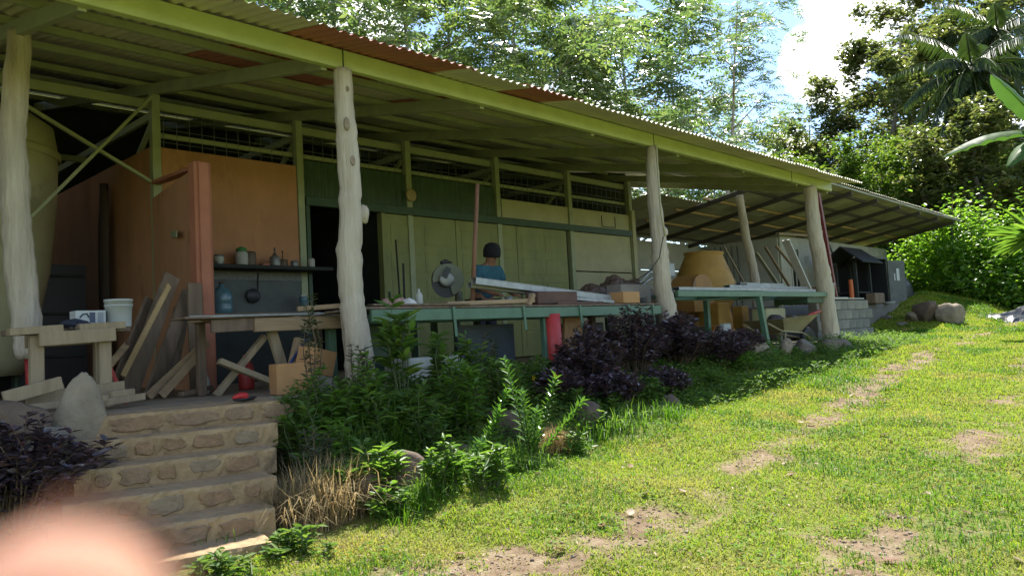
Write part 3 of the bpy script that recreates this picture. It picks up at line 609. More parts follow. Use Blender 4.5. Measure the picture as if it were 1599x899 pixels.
# dark shelving, hull-like board and cream tank deep in the left bay
SH = empty('dark_cabinet', (2.6, 4.6, 0), 'low black cabinet in the dark left bay behind the bucket', 'cabinet')
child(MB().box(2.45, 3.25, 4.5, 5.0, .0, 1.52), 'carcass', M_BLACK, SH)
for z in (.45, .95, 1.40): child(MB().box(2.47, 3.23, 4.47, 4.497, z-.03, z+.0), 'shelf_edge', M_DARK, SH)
PB = MB(); pts = []; n_ = 20
for i in range(n_+1):
    t = i/n_; z = .05+t*2.6; w_ = .19*(1-max(0, (t-.78)/.22)**2.2*.75); x = 3.68; yc = 5.0
    pts += [(x-.03-.03*math.sin(t*3), yc-w_, z), (x-.08-.03*math.sin(t*3), yc, z), (x-.03-.03*math.sin(t*3), yc+w_, z), (x+.02, yc, z)]
F = [(i*4+k, i*4+(k+1) % 4, (i+1)*4+(k+1) % 4, (i+1)*4+k) for i in range(n_) for k in range(4)]+[(3, 2, 1, 0), (n_*4, n_*4+1, n_*4+2, n_*4+3)]
tag(PB.add(pts, F).build('long_board', woodmat('dark_slab_wood', (.10, .065, .04), (.055, .035, .025)), None, True), 'tall dark round-topped slab leaning on the orange side wall', 'slab')
TK = empty('cream_tank', (2.3, 4.8, 0), 'large cream rounded tank behind the leftmost log post', 'tank')
child(MB().lathe((2.10, 4.5, 0), [(.45, .25), (.52, .4), (.74, 1.4), (.82, 2.2), (.84, 2.75), (.80, 3.05), (.6, 3.2), (.05, 3.22)], 40), 'shell', M_CREAM, TK, True)
child(MB().lathe((2.10, 4.5, 0), [(.85, 2.68), (.87, 2.70), (.87, 2.76), (.845, 2.78)], 40, cap=False), 'rim', M_CREAM, TK, True)
for a in (0, 2.1, 4.2): child(MB().tube([(2.10+.4*math.cos(a), 4.5+.4*math.sin(a), 0), (2.10+.42*math.cos(a), 4.5+.42*math.sin(a), .5)], .035, 8), 'leg', M_DKGREEN, TK)
tag(MB().beam((3.42, 2.30, 1.62), (3.60, 2.86, 1.70), .012, .07).build('name_strip', M_GREEN), 'narrow green strip screwed to the orange partition', 'strip')
# things on the kitchen shelf
def jar(x, y, z, prof, m, lab, cat, lid=None, n=20):
    e = empty('jar', (x, y, z), lab, cat, 'things on the kitchen shelf')
    child(MB().lathe((x, y, z), prof, n), 'body', m, e, True)
    if lid: child(MB().lathe((x, y, z), lid[0], n), 'lid', lid[1], e, True)
    return e
zs = 1.447; yk = YW-.25
M_TIN = mat('dull_tin', (.24, .24, .22), .45, metal=.5, scale=12, bump=.05); M_LID = mat('green_lid', (.05, .20, .05), .5, bump=.03); M_PALE = mat('pale_ceramic', (.42, .42, .36), .5, bump=.03)
M_GLAZE = mat('brown_pot', (.12, .08, .05), .5, bump=.05)
jar(4.42, yk, zs, [(.055, 0), (.058, .01), (.058, .12), (.05, .13)], M_TIN, 'small dull tin at the left end of the kitchen shelf', 'tin', ([(.059, .04), (.0605, .042), (.0605, .10), (.059, .102)], M_PALE))
jar(4.72, yk, zs, [(.07, 0), (.078, .01), (.078, .15), (.06, .18)], M_PALE, 'pale jar with a green lid on the kitchen shelf', 'jar', ([(.062, .18), (.066, .185), (.066, .215), (.02, .24)], M_LID))
jar(4.86, yk+.06, zs, [(.075, 0), (.08, .02), (.08, .17), (.07, .19)], M_GLAZE, 'dark round jar behind the pale jar on the shelf', 'jar')
jar(5.18, yk, zs, [(.065, 0), (.068, .02), (.068, .12), (.06, .13), (.03, .15), (.012, .17), (.012, .25)], M_TIN, 'dark kettle-like pot with a spout on the shelf', 'pot', ([(.03, .13), (.03, .16), (.01, .18)], M_GLAZE))
jar(5.32, yk+.05, zs, [(.06, 0), (.063, .01), (.063, .10), (.056, .105)], M_GLAZE, 'brown mug right of the kettle on the shelf', 'mug', ([(.008, .10), (.008, .20), (.016, .21), (.016, .22)], M_GLAZE))
jar(5.45, yk-.02, zs, [(.045, 0), (.05, .01), (.05, .08), (.045, .085)], M_TIN, 'small shiny tin near the right end of the shelf', 'tin')
jar(5.72, yk, zs, [(.04, 0), (.045, .01), (.045, .11), (.03, .13)], M_PALE, 'pale bottle at the right end of the shelf', 'bottle')
tag(MB().box(4.98, 5.08, yk-.05, yk+.05, zs, zs+.035, .005).build('small_pink_box', mat('pink_card', (.42, .14, .10), .7)), 'small flat pink packet on the kitchen shelf', 'packet')
M_WATER = mat('blue_bottle_plastic', (.10, .20, .24), .25, var=.15, spec=.6, bump=.05)
WB = empty('water_bottle', (4.42, YW-.30, .842), 'big blue water cooler bottle on the kitchen counter', 'bottle')
child(MB().lathe((4.42, YW-.30, .842), [(.11, 0), (.125, .02), (.125, .10), (.118, .115), (.125, .13), (.125, .24), (.10, .29), (.035, .33), (.03, .37)], 28), 'bottle_body', M_WATER, WB, True)
child(MB().lathe((4.42, YW-.30, .842), [(.034, .37), (.034, .395), (.01, .40)], 16), 'cap', M_GLAZE, WB, True)
WF = empty('water_filter', (5.56, YW-.28, .842), 'small clear jug at the right end of the kitchen counter', 'jug')
child(MB().lathe((5.56, YW-.28, .842), [(.05, 0), (.055, .01), (.05, .14), (.06, .16), (.06, .20), (.05, .21)], 18), 'jug_body', M_WATER, WF, True)
child(MB().box(5.51, 5.61, YW-.31, YW-.25, 1.05, 1.085, .008), 'jug_lid', M_PALE, WF)
UT = empty('hanging_pan', (4.97, YW-.10, 1.05), 'dark pan hanging under the shelf over the counter', 'pan')
child(MB().lathe((4.93, YW-.10, 1.08), [(.02, 0), (.085, .0), (.095, .03), (.09, .035)], 20, (0, -1, 0)), 'pan_body', M_BLACK, UT, True)
child(MB().beam((4.99, YW-.12, 1.12), (5.02, YW-.10, 1.38), .018, .01), 'pan_handle', M_BLACK, UT)
# ------------------------------------------------------------------ left work table, boxes
LT = empty('timber_workbench', (3.6, .8, 0), 'low timber bench with pale lath edge left of the knotty post', 'workbench')
child(MB().beam((2.78, .62, .675), (4.30, .62, .685), .05, .018), 'edge_lath', M_STEEL, LT)
child(MB().beam((2.72, .72, .665), (3.75, .78, .672), .28, .02), 'top_sheet', M_PLANK, LT)
child(MB().beam((3.02, .98, .655), (4.38, .98, .665), .44, .025), 'top_sheet', M_WOODX, LT)
child(MB().beam((2.98, .66, .595), (3.38, .66, .605), .04, .11), 'apron', M_PLANK, LT)
child(MB().beam((3.36, .64, .595), (4.34, .64, .60), .045, .12), 'apron', M_WOODX, LT)
child(MB().beam((3.74, .74, 0), (3.58, .74, .54), .05, .09, (1, 0, 0)), 'leg', M_TREST, LT)
child(MB().beam((3.12, .90, 0), (3.56, .82, .50), .05, .07, (0, 1, 0)), 'brace', M_TREST, LT)
child(MB().beam((3.10, .78, .30), (3.60, .70, .06), .05, .09, (0, 1, 0)), 'brace', M_TREST, LT)
child(MB().box(3.06, 3.13, 1.08, 1.15, 0, .64), 'leg', M_PLANK, LT); child(MB().box(4.26, 4.33, 1.08, 1.15, 0, .64), 'leg', M_PLANK, LT)
child(MB().box(4.21, 4.33, .44, .54, .0, .80), 'leg', M_WOOD, LT)
child(MB().beam((3.85, .74, .735), (4.24, .60, .752), .06, .045), 'top_batten', M_WOODX, LT)
tag(MB().tube([(3.30, .30, .02), (3.85, .52, .50)], .013, 8).build('blue_pipe', mat('blue_pipe_paint', (.03, .05, .16), .4, bump=.03), None, True), 'thin blue pipe leaning under the timber bench', 'pipe')
bx = MB().box(-.15, .15, -.12, .12, 0, .25, .006); o = bx.build('cardboard_box', mat('cardboard', (.45, .25, .10), .8, c2=(.36, .19, .08), scale=6, bump=.06)); o.location = (3.42, .16, .0); o.rotation_euler = (0, 0, -.25); tag(o, 'orange-brown square box left of the knotty post', 'box')
bx = MB().box(-.13, .13, -.11, .11, 0, .22, .006); o = bx.build('cardboard_box', MATS['cardboard']); o.location = (3.72, .30, .14); o.rotation_euler = (.12, .2, .25); tag(o, 'tilted orange-brown box touching the knotty post', 'box')
tag(MB().box(-.11, .11, -.03, .03, 0, .46, .004, Matrix.Translation((3.66, .52, .0)) @ Matrix.Rotation(.3, 4, 'Y')).build('board_offcut', M_WOOD), 'grey board offcut leaning behind the tilted box', 'board')
RO = empty('red_shoe', (3.05, -.05, .0), 'red slipper lying on the floor at the top of the steps', 'slipper')
p = hz(385, 622, .02)
sl = rock_mesh('sole', .13, .045, .018, 5, 3, .1); o = link('sole', sl, M_BLACK); o.location = (p.x, p.y, .02); o.rotation_euler = (0, 0, .35); adopt(o, RO)
sl = rock_mesh('upper', .075, .046, .035, 6, 3, .15); o = link('upper', sl, mat('red_rubber', (.50, .03, .03), .5, bump=.05)); o.location = (p.x-.05, p.y-.02, .04); o.rotation_euler = (0, 0, .35); adopt(o, RO)
tag(MB().lathe((3.28, 1.45, .0), [(.04, 0), (.045, .02), (.045, .13), (.02, .17), (.02, .2)], 14).build('small_bottle', M_PALE, None, True), 'small pale bottle on the floor beside the pillar', 'bottle')
tag(MB().lathe((3.72, 1.5, .0), [(.07, 0), (.075, .02), (.075, .22), (.03, .30), (.03, .34)], 16).build('small_bottle', M_REDPAINT, None, True), 'dark red bottle under the timber bench', 'bottle')
# ------------------------------------------------------------------ green workbench
GB = empty('green_workbench', (6.3, .3, 0), 'long green steel workbench with clutter between two log posts', 'workbench')
child(MB().box(4.10, 8.74, -.07, -.03, .565, .675, .005), 'front_beam', M_BENCH, GB)
child(MB().box(4.06, 8.80, .72, .77, .57, .67), 'rear_beam', M_BENCH, GB)
for x in (4.3, 5.35, 6.4, 7.45, 8.5): child(MB().box(x-.03, x+.03, -.025, .715, .585, .645), 'bearer', M_BENCH, GB)
for x, l in ((5.06, .16), (6.06, .13), (7.02, .14), (7.98, .16), (8.52, .15)): child(MB().beam((x, -.082, .69), (x+.02, -.082, .56-l), .035, .012, (0, 1, 0)), 'hanger_strap', M_BENCH, GB)
for y, z0, z1 in ((.05, .68, .71), (.27, .68, .705), (.50, .68, .71)): child(MB().beam((4.05, y, .69), (8.76, y, .695), .19, .022), 'top_plank', M_PLANK, GB)
child(MB().box(6.44, 6.50, -.02, .04, -.2, .56), 'leg', M_BENCH, GB)
child(MB().tube([(6.60, -.02, -.25), (6.57, -.02, .60)], .10, 20), 'red_pipe_leg', M_REDPAINT, GB, True)
for x in (4.2, 8.66): child(MB().box(x-.04, x+.04, .70, .78, 0, .565), 'leg', M_BENCH, GB)
child(MB().box(4.40, 5.02, .62, .65, .0, .56), 'side_panel', M_DKGREEN, GB)
def beamthing(name, a, b_, w_, h_, m, lab, cat, group=None, up=(0, 0, 1)): return tag(MB().beam(a, b_, w_, h_, up).build(name, m, origin=a), lab, cat, group)
beamthing('edge_plank', (5.1, .10, .725), (6.35, .06, .755), .11, .045, M_WOODX, 'brown plank lying along the green workbench before the saw', 'plank')
beamthing('thin_plank', (4.15, .02, .72), (5.30, -.02, .715), .10, .018, M_PLANK, 'thin dark plank at the left end of the green workbench', 'plank')
beamthing('short_block', (6.22, .00, .70), (6.30, -.01, .82), .06, .04, M_WOOD, 'short upright block under the steel channels', 'block', None, (1, 0, 0))
for k, (a, b_, w_, h_, lab) in enumerate([((5.73, .32, .985), (8.16, .22, .775), .075, .065, 'long pale steel channel sloping down along the workbench'), ((5.76, .42, .95), (8.12, .32, .745), .06, .05, 'second steel channel lying behind the long sloping one'), ((6.4, .12, .82), (7.9, .10, .735), .05, .03, 'thin steel strip under the sloping channels')]):
    mb = MB(); a = Vector(a); b_ = Vector(b_); d = (b_-a).normalized(); s_ = Vector((0, 0, 1)).cross(d).normalized(); t_ = .006
    for off in (-w_/2, w_/2): mb.beam(a+s_*off, b_+s_*off, t_, h_, bev=.001)
    mb.beam(a+Vector((0, 0, h_/2+.004)), b_+Vector((0, 0, h_/2+.004)), w_+t_, t_, bev=.001)
    tag(mb.build('steel_channel', M_STEEL, origin=a), lab, 'channel', 'steel channels on the green workbench')
tag(MB().box(8.0, 8.36, .0, .22, .715, .86, .006).build('small_carton', MATS['cardboard']), 'small brown carton at the right end of the green workbench', 'carton')
tag(MB().box(6.45, 7.15, .05, .25, .715, .86, .01).build('rust_steel_block', mat('rusty_plate', (.13, .07, .05), .8, c2=(.08, .045, .035), scale=8, bump=.2)), 'rusty flat box under the sloping channels', 'box')
# crumpled bag
o = tag(link('plastic_bag', rock_mesh('plastic_bag', .12, .08, .06, 88, 3, .9), mat('pinkish_bag', (.44, .30, .25), .5, c2=(.30, .16, .12), scale=14, bump=.5)), 'crumpled pinkish bag at the left end of the green workbench', 'bag'); o.location = (4.62, .20, .755)
o = tag(link('plastic_bag', rock_mesh('plastic_bag', .07, .05, .04, 89, 3, .9), mat('white_bag', (.62, .60, .56), .5, scale=14, bump=.5)), 'small white crumpled bag beside the pinkish bag', 'bag'); o.location = (4.68, .10, .745)
# tarp-covered pile
tp = MB(); n_ = 48; m_ = 24; rn = random.Random(4); V = []
for i in range(n_+1):
    for j in range(m_+1):
        u = i/n_; v = j/m_; x = 8.05+u*2.15; y = .55+v*.9
        h = .70+.50*math.sin(math.pi*u)**.55*math.sin(math.pi*v)**.6*(.82+.16*math.sin(u*9+v*3)+.09*math.sin(u*23-v*9)+.05*math.sin(u*41+v*17))
        V.append((x+rn.gauss(0, .01), y+rn.gauss(0, .01), max(.70, h+rn.gauss(0, .007))))
F = [(i*(m_+1)+j, (i+1)*(m_+1)+j, (i+1)*(m_+1)+j+1, i*(m_+1)+j+1) for i in range(n_) for j in range(m_)]
tag(tp.add(V, F).build('brown_tarp', mat('brown_tarp', (.13, .085, .06), .6, c2=(.08, .055, .045), scale=5, bump=.3), None), 'crumpled brown tarp heaped over a pile by the third post', 'tarp')
PS = empty('pile_stand', (9.1, 1.0, 0), 'dark timber stand carrying the brown tarp pile', 'stand')
child(MB().box(8.1, 10.15, .6, 1.4, .62, .70), 'deck', M_PLANK, PS)
for x in (8.2, 10.05):
    for y in (.68, 1.32): child(MB().box(x-.04, x+.04, y-.04, y+.04, 0, .62), 'leg', M_PLANK, PS)
tag(MB().tube([(9.05, .45, 1.02), (9.3, .45, 1.18), (9.7, .45, 1.16), (9.75, .45, 1.02)], .02, 8).tube([(9.1, .5, .96), (9.4, .5, 1.1), (9.8, .5, 1.09)], .018, 8).build('pipe_frame', M_STEEL, None, True), 'bent grey pipe frame on top of the brown tarp pile', 'frame')
tag(MB().box(8.32, 9.0, .25, .50, .72, .98, .01).build('grey_crate', mat('grey_crate', (.24, .22, .19), .7, c2=(.17, .15, .13), scale=6)), 'grey-brown crate between the carton and the third post', 'crate')
# the upright pole by the person
tag(MB().tube([(5.86, .50, .70), (6.04, .50, 2.10)], [.028, .024], 10).build('upright_pole', woodmat('reddish_pole', (.24, .12, .07), (.16, .08, .05)), None, True), 'reddish wooden pole standing upright on the green workbench', 'pole')
# boards under the bench
o = tag(MB().box(-.17, .17, -.02, .02, 0, .62, .003, Matrix.Translation((7.28, .30, -.05)) @ Matrix.Rotation(.08, 4, 'X')).build('plywood_board', M_PLY), 'tall plywood offcut under the bench right of the red pipe', 'board')
tag(MB().box(6.72, 6.98, .18, .21, -.02, .28, .003).build('plywood_board', M_PLY), 'short plywood offcut touching the red pipe leg', 'board')
tag(MB().box(5.55, 6.42, .42, .45, .0, .52, .003).build('blue_grey_panel', mat('blue_grey_panel', (.055, .07, .085), .6, scale=4)), 'blue-grey metal panel under the bench left of the red pipe', 'panel')
tag(MB().box(7.6, 8.5, .70, .98, .0, .50, .02).build('grey_machine_box', mat('grey_box', (.07, .075, .075), .6, scale=4)), 'dark grey box stored under the right half of the bench', 'box')
tag(MB().box(4.55, 5.2, .0, .40, -.06, .22, .02).build('white_crate', M_PALE), 'pale crate under the left end of the green workbench', 'crate')
# chop saw on its stand
CS = empty('chop_saw', (5.85, 1.0, .0), 'chop saw with round blade guard behind the green workbench', 'saw')
M_SAW = mat('saw_grey_green', (.12, .125, .075), .45, c2=(.085, .09, .055), scale=8, bump=.05)
child(MB().box(5.55, 6.30, .80, 1.25, .70, .79, .01), 'base', M_SAW, CS)
gd = MB(); n_ = 26; ax_ = Vector((-.45, -.9, 0)).normalized(); uu = Vector((.9, -.45, 0)).normalized(); V = []
for dep in (0, .07):
    V.append(Vector((5.83, .86, 1.05))+ax_*dep)
    for k in range(n_+1): a_ = rad(-75+265*k/n_); V.append(Vector((5.83, .86, 1.05))+ax_*dep+uu*math.cos(a_)*.18+Vector((0, 0, math.sin(a_)*.18)))
q = n_+2; F = [(0, k+1, k) for k in range(1, n_+1)]+[(q, q+k, q+k+1) for k in range(1, n_+1)]+[(k, k+1, q+k+1, q+k) for k in range(1, n_+1)]+[(0, 1, q+1, q), (n_+1, 0, q, q+n_+1)]
child(gd.add(V, F), 'blade_guard', M_SAW, CS)
child(MB().lathe((5.80, .83, 1.02), [(.01, 0), (.175, 0), (.175, .003), (.01, .003)], 32, (-.45, -.9, 0)), 'blade', M_BLACK, CS)
child(MB().lathe((5.765, .79, 1.05), [(.05, -.006), (.085, -.004), (.085, .012), (.06, .02), (.02, .024)], 24, (-.45, -.9, 0)), 'guard_hub', M_TIN, CS, True)
child(MB().box(-.03, .03, -.006, .006, 0, .12, .002, Matrix.Translation((5.72, .775, 1.07)) @ Matrix.Rotation(-.46, 4, 'Z') @ Matrix.Rotation(.5, 4, 'Y')), 'guard_slot', M_BLACK, CS)
child(MB().tube([(5.95, .95, 1.05), (6.10, 1.08, 1.08)], .075, 16), 'motor', M_SAW, CS, True)
child(MB().tube([(5.98, .95, 1.18), (6.06, .98, 1.02), (6.12, 1.0, .88), (6.12, 1.0, .78)], [.03, .035, .04, .045], 12), 'arm', M_SAW, CS, True)
child(MB().tube([(5.80, .90, 1.245), (5.88, .92, 1.27), (5.98, .95, 1.25)], .022, 10), 'handle', M_BLACK, CS, True)
for x in (5.6, 6.25):
    for y in (.85, 1.2): child(MB().box(x-.03, x+.03, y-.03, y+.03, 0, .698), 'leg', M_DKGREEN, CS)
tag(MB().tube([(5.72, 1.5, .6), (5.73, 1.5, 1.30)], .014, 6).build('standing_rod', M_DARK), 'thin dark rod standing left of the chop saw', 'rod')
tag(MB().tube([(7.02, 3.2, .3), (7.05, 3.3, 1.88)], .014, 6).build('standing_rod', M_DARK), 'thin rod leaning on the lime doors above the saw', 'rod')

# small clutter on the green workbench
M_RUST = MATS['rusty_plate']
CL = [('beam', (4.9, .30, .72), (5.5, .38, .73), .06, .03, M_WOODX, 'pale offcut lying behind the bags on the green workbench', 'offcut'),
      ('beam', (5.3, .46, .72), (6.2, .40, .72), .04, .03, M_PLANK, 'dark batten at the back of the workbench near the saw', 'batten'),
      ('beam', (6.7, -.01, .72), (7.6, .03, .725), .035, .03, M_RUST, 'rusty bar along the front edge under the channels', 'bar'),
      ('beam', (7.2, .42, .72), (8.3, .46, .78), .05, .02, M_STEEL, 'thin steel flat behind the sloping channels', 'bar'),
      ('beam', (6.9, .46, .80), (7.8, .50, .86), .10, .02, M_PLANK, 'thin brown board propped behind the channels', 'board'),
      ('beam', (5.95, .22, .72), (6.25, .30, .73), .07, .05, M_WOOD, 'small square block left of the rusty flat box', 'block'),
      ('beam', (7.55, .12, .72), (7.85, .20, .73), .09, .06, M_WOODX, 'pale wooden block left of the small brown carton', 'block'),
      ('beam', (4.22, .32, .715), (4.42, .36, .715), .10, .03, M_DKGREEN, 'flat dark green tool case at the left bench end', 'case')]
for kind, a_, b2_, w_, h_, m_, lab, cat in CL: tag(MB().beam(a_, b2_, w_, h_).build(cat, m_, origin=a_), lab, cat, 'small clutter on the green workbench')
tag(MB().lathe((5.42, .18, .705), [(.03, 0), (.055, 0), (.055, .045), (.03, .045)], 20).build('tape_roll', M_YELL if 'M_YELL' in globals() else M_PLY, None, True), 'roll of brown tape on the green workbench before the saw', 'tape roll', 'small clutter on the green workbench')
tag(MB().lathe((6.30, .36, .706), [(.045, 0), (.048, .005), (.048, .11), (.04, .115)], 18).build('paint_tin', M_TIN, None, True), 'dull paint tin behind the upright pole', 'tin', 'small clutter on the green workbench')
tag(MB().lathe((5.05, .42, .706), [(.035, 0), (.038, .005), (.038, .14), (.015, .17), (.015, .20)], 14).build('glue_bottle', M_PALE, None, True), 'pale glue bottle behind the crumpled bags', 'bottle', 'small clutter on the green workbench')
cc = MB(); cc.tube([(8.55+.08*math.cos(t), .10+.06*math.sin(t), .715+.004*t) for t in np.linspace(0, 19, 60)], .007, 5); tag(cc.build('cable_coil', M_BLACK), 'coil of black cable by the grey-brown crate', 'cable', 'small clutter on the green workbench')
HM = empty('hammer', (5.62, .24, .71), 'small hammer lying on the green workbench before the saw', 'hammer', 'small clutter on the green workbench')
child(MB().tube([(5.50, .22, .72), (5.74, .27, .725)], .012, 8), 'handle', M_YWOOD, HM, True); child(MB().beam((5.74, .22, .727), (5.75, .33, .727), .028, .028), 'head', M_BLACK, HM)
CB2 = MB(); CB2.tube([(8.80, -.13, 1.58), (8.72, -.10, 1.3), (8.62, .0, 1.12), (8.45, .10, 1.02)], .007, 6); tag(CB2.build('hanging_cable', M_BLACK), 'thin black cable hanging from the third log post conduit', 'cable')
# ------------------------------------------------------------------ person at the bench
def skin(name, verts, edges, radii, m, parent, subdiv=2):
    me = bpy.data.meshes.new(name); me.from_pydata(verts, edges, []); me.update(); o = link(name, me, m); o.modifiers.new('skin', 'SKIN')
    sv = me.skin_vertices[0].data
    for i, r in enumerate(radii): sv[i].radius = (r, r*.82) if isinstance(r, float) else r
    sv[0].use_root = True
    sd_ = o.modifiers.new('sub', 'SUBSURF'); sd_.levels = subdiv; sd_.render_levels = subdiv; o.modifiers['skin'].use_smooth_shade = True
    return adopt(o, parent)
PX, PY = 7.12, 1.62
PE = empty('person', (PX, PY, 0), 'person in teal shirt and black beanie bending over the workbench', 'person')
def pv(x, y, z): return (PX+x, PY+y, z)
M_SKIN = mat('brown_skin', (.24, .115, .065), .55, var=.12, bump=.03); M_TEAL = mat('teal_shirt_cloth', (.03, .115, .16), .85, c2=(.018, .07, .10), scale=9, bump=.3, bscale=30)
vb = [(0, 0, .88), (0, -.04, 1.05), (0, -.11, 1.22), (0, -.165, 1.33), (0, -.20, 1.385), (0, -.215, 1.46)]; ed = [(0, 1), (1, 2), (2, 3), (3, 4), (4, 5)]; rd = [.14, .13, .14, .062, .086, .092]
for s in (-1, 1):
    k = len(vb); vb += [(s*.17, -.12, 1.27), (s*.25, -.16, 1.04), (s*.17, -.38, .93), (s*.155, -.44, .91)]; ed += [(2, k), (k, k+1), (k+1, k+2), (k+2, k+3)]; rd += [.062, .045, .032, .03]
    for f in range(5):
        q = len(vb); a = (f-2)*.016
        if f == 0: vb += [(s*.13, -.46, .90), (s*.12, -.485, .885)]
        else: vb += [(s*.155+a, -.49-.004*(2-abs(f-2.5)), .90), (s*.155+a*1.1, -.525, .875)]
        ed += [(k+3, q), (q, q+1)]; rd += [.0095, .008]
    k = len(vb); vb += [(s*.095, .0, .82), (s*.10, -.05, .46), (s*.10, .02, .09), (s*.10, -.12, .035)]; ed += [(0, k), (k, k+1), (k+1, k+2), (k+2, k+3)]; rd += [.085, .058, .04, .035]
body = skin('body', [pv(*v) for v in vb], ed, rd, M_SKIN, PE, 2)
vs = [(0, .0, .86), (0, -.045, 1.05), (0, -.115, 1.22), (0, -.155, 1.295)]; es = [(0, 1), (1, 2), (2, 3)]; rs_ = [.165, .16, .17, .085]
for s in (-1, 1): k = len(vs); vs += [(s*.185, -.12, 1.265), (s*.245, -.155, 1.09)]; es += [(2, k), (k, k+1)]; rs_ += [.09, .075]
skin('shirt', [pv(*v) for v in vs], es, rs_, M_TEAL, PE, 2)
vs = [(0, 0, .88)]; es = []; rs_ = [.155]
for s in (-1, 1): k = len(vs); vs += [(s*.1, .0, .80), (s*.105, -.05, .46), (s*.10, .02, .08)]; es += [(0, k), (k, k+1), (k+1, k+2)]; rs_ += [.105, .08, .065]
skin('trousers', [pv(*v) for v in vs], es, rs_, mat('dark_trousers', (.03, .033, .045), .85, bump=.2), PE, 2)
M_BEAN = mat('black_knit', (.012, .012, .014), .95, scale=30, bump=.6, bscale=120)
child(MB().lathe(pv(0, -.212, 1.425), [(.104, -.012), (.112, .0), (.116, .05), (.112, .10), (.092, .15), (.045, .178), (.004, .184)], 28, (0, -.12, 1)), 'beanie', M_BEAN, PE, True)
for s in (-1, 1):
    child(MB().lathe(pv(s*.033, -.282, 1.418), [(.002, 0), (.010, .002), (.010, .010), (.002, .012)], 8, (0, -1, 0)), 'eye', M_BLACK, PE, True)
child(MB().tube([pv(0, -.280, 1.425), pv(0, -.296, 1.40), pv(0, -.278, 1.388)], [.008, .014, .008], 8), 'nose', M_SKIN, PE, True)
# ------------------------------------------------------------------ right bench, mixer, wheelbarrow
RB = empty('green_side_bench', (11.7, .3, 0), 'higher green steel bench loaded with grey channels beside the last post', 'workbench')
child(MB().box(9.16, 14.30, -.08, -.035, .79, .875, .005), 'front_beam', M_BENCH, RB); child(MB().box(9.2, 14.3, .70, .75, .79, .87), 'rear_beam', M_BENCH, RB)
for x in (9.6, 11.0, 12.4, 13.9): child(MB().box(x-.03, x+.03, -.034, .695, .80, .86), 'bearer', M_BENCH, RB)
child(MB().beam((11.80, -.06, -.25), (11.55, -.06, .80), .08, .08), 'leg', M_BENCH, RB)
for x, y in ((11.3, .72), (9.4, .72), (13.9, .72)): child(MB().box(x-.04, x+.04, y-.04, y+.04, -.02, .785), 'leg', M_BENCH, RB)
child(MB().box(13.5, 14.2, -.03, .6, .68, .785, .01), 'end_box', M_DKGREEN, RB)
for k, (x0, x1, y, z, w_, h_) in enumerate([(9.3, 11.9, .05, .905, .12, .05), (11.3, 14.0, .08, .905, .12, .055), (9.25, 11.2, .30, .905, .12, .05), (11.5, 13.9, .34, .91, .10, .06), (11.0, 12.6, .18, .965, .10, .05), (12.2, 14.1, .22, .97, .10, .045), (11.9, 13.6, .45, .965, .10, .06), (11.6, 13.2, .30, 1.02, .09, .05)]):
    lab = ['steel channel at the left front of the higher bench', 'steel channel at the right front of the higher bench', 'steel channel at the back left of the higher bench', 'steel channel at the back right of the higher bench', 'short steel channel on top in the middle of the higher bench', 'steel channel stacked near the last log post', 'steel channel stacked at the back of the higher bench', 'topmost steel channel on the higher bench'][k]
    a = Vector((x0, y, z)); b_ = Vector((x1, y+.03*(k % 3-1), z)); mb = MB(); t_ = .006
    for off in (-w_/2, w_/2): mb.beam(a+Vector((0, off, 0)), b_+Vector((0, off, 0)), t_, h_-.012, bev=.001)
    mb.beam(a+Vector((0, 0, h_/2-.004)), b_+Vector((0, 0, h_/2-.004)), w_+t_, t_, bev=.001)
    e = empty('steel_channel', a, lab, 'channel', 'steel channels on the higher bench'); child(mb, 'channel_body', M_STEEL, e)
    if k in (1, 3, 7): child(MB().box(x0+.01, x0+.22, y-w_/2-.008, y-w_/2-.004, z-h_/2, z+h_/2-.01, 0), 'end_stripe', M_BLACK, e)
M_YEL = mat('mixer_yellow_paint', (.40, .23, .045), .6, c2=(.30, .165, .035), c3=(.22, .11, .04), thr=.62, scale=4, bump=.08)
M_YELD = mat('mixer_worn_yellow', (.34, .17, .04), .6, c2=(.24, .12, .035), c3=(.14, .08, .04), thr=.58, scale=5, bump=.12)
MX = empty('concrete_mixer', (12.9, 1.75, 0), 'yellow concrete mixer with upturned cone drum behind the higher bench', 'concrete mixer')
mc = (12.95, 1.72, 0)
child(MB().lathe(mc, [(.28, .55), (.45, .68), (.57, .95), (.585, 1.02), (.60, 1.03), (.60, 1.07), (.585, 1.08), (.575, 1.16), (.36, 1.66), (.35, 1.70), (.37, 1.715), (.37, 1.745), (.34, 1.745), (.33, 1.70), (.54, 1.14), (.05, .75)], 44, (.03, -.03, 1), False), 'drum', M_YEL, MX, True)
child(MB().lathe(mc, [(.605, 1.035), (.63, 1.04), (.63, 1.065), (.605, 1.07)], 44, (.03, -.03, 1), False), 'ring_gear', M_YELD, MX, True)
mt = MB(); n_ = 14; V = []
for y in (1.05, 1.50):
    for k in range(n_+1): a = math.pi*k/n_; V.append((11.82+.33*math.cos(a), y, 1.02+.24*math.sin(a)))
    V.append((11.49, y, .62)); V.append((12.15, y, .62))
q = n_+3; F = [(k, k+1, q+k+1, q+k) for k in range(n_)]+[(n_, n_+1, q+n_+1, q+n_), (0, q, q+n_+2, n_+2)]
F += [tuple(list(range(n_+1))+[n_+1, n_+2])[::-1], tuple(q+k for k in list(range(n_+1))+[n_+1, n_+2])]
child(mt.add(V, F), 'motor_cover', M_YELD, MX)
child(MB().box(12.05, 12.45, .92, 1.32, .38, .76, .015), 'motor_box', M_YEL, MX)
for x in (11.7, 13.6): child(MB().beam((x, 1.45, 0), (x+.12, 1.7, .95), .08, .08), 'frame_leg', M_YEL, MX); child(MB().beam((x, 2.05, 0), (x+.12, 1.75, .95), .08, .08), 'frame_leg', M_YELD, MX)
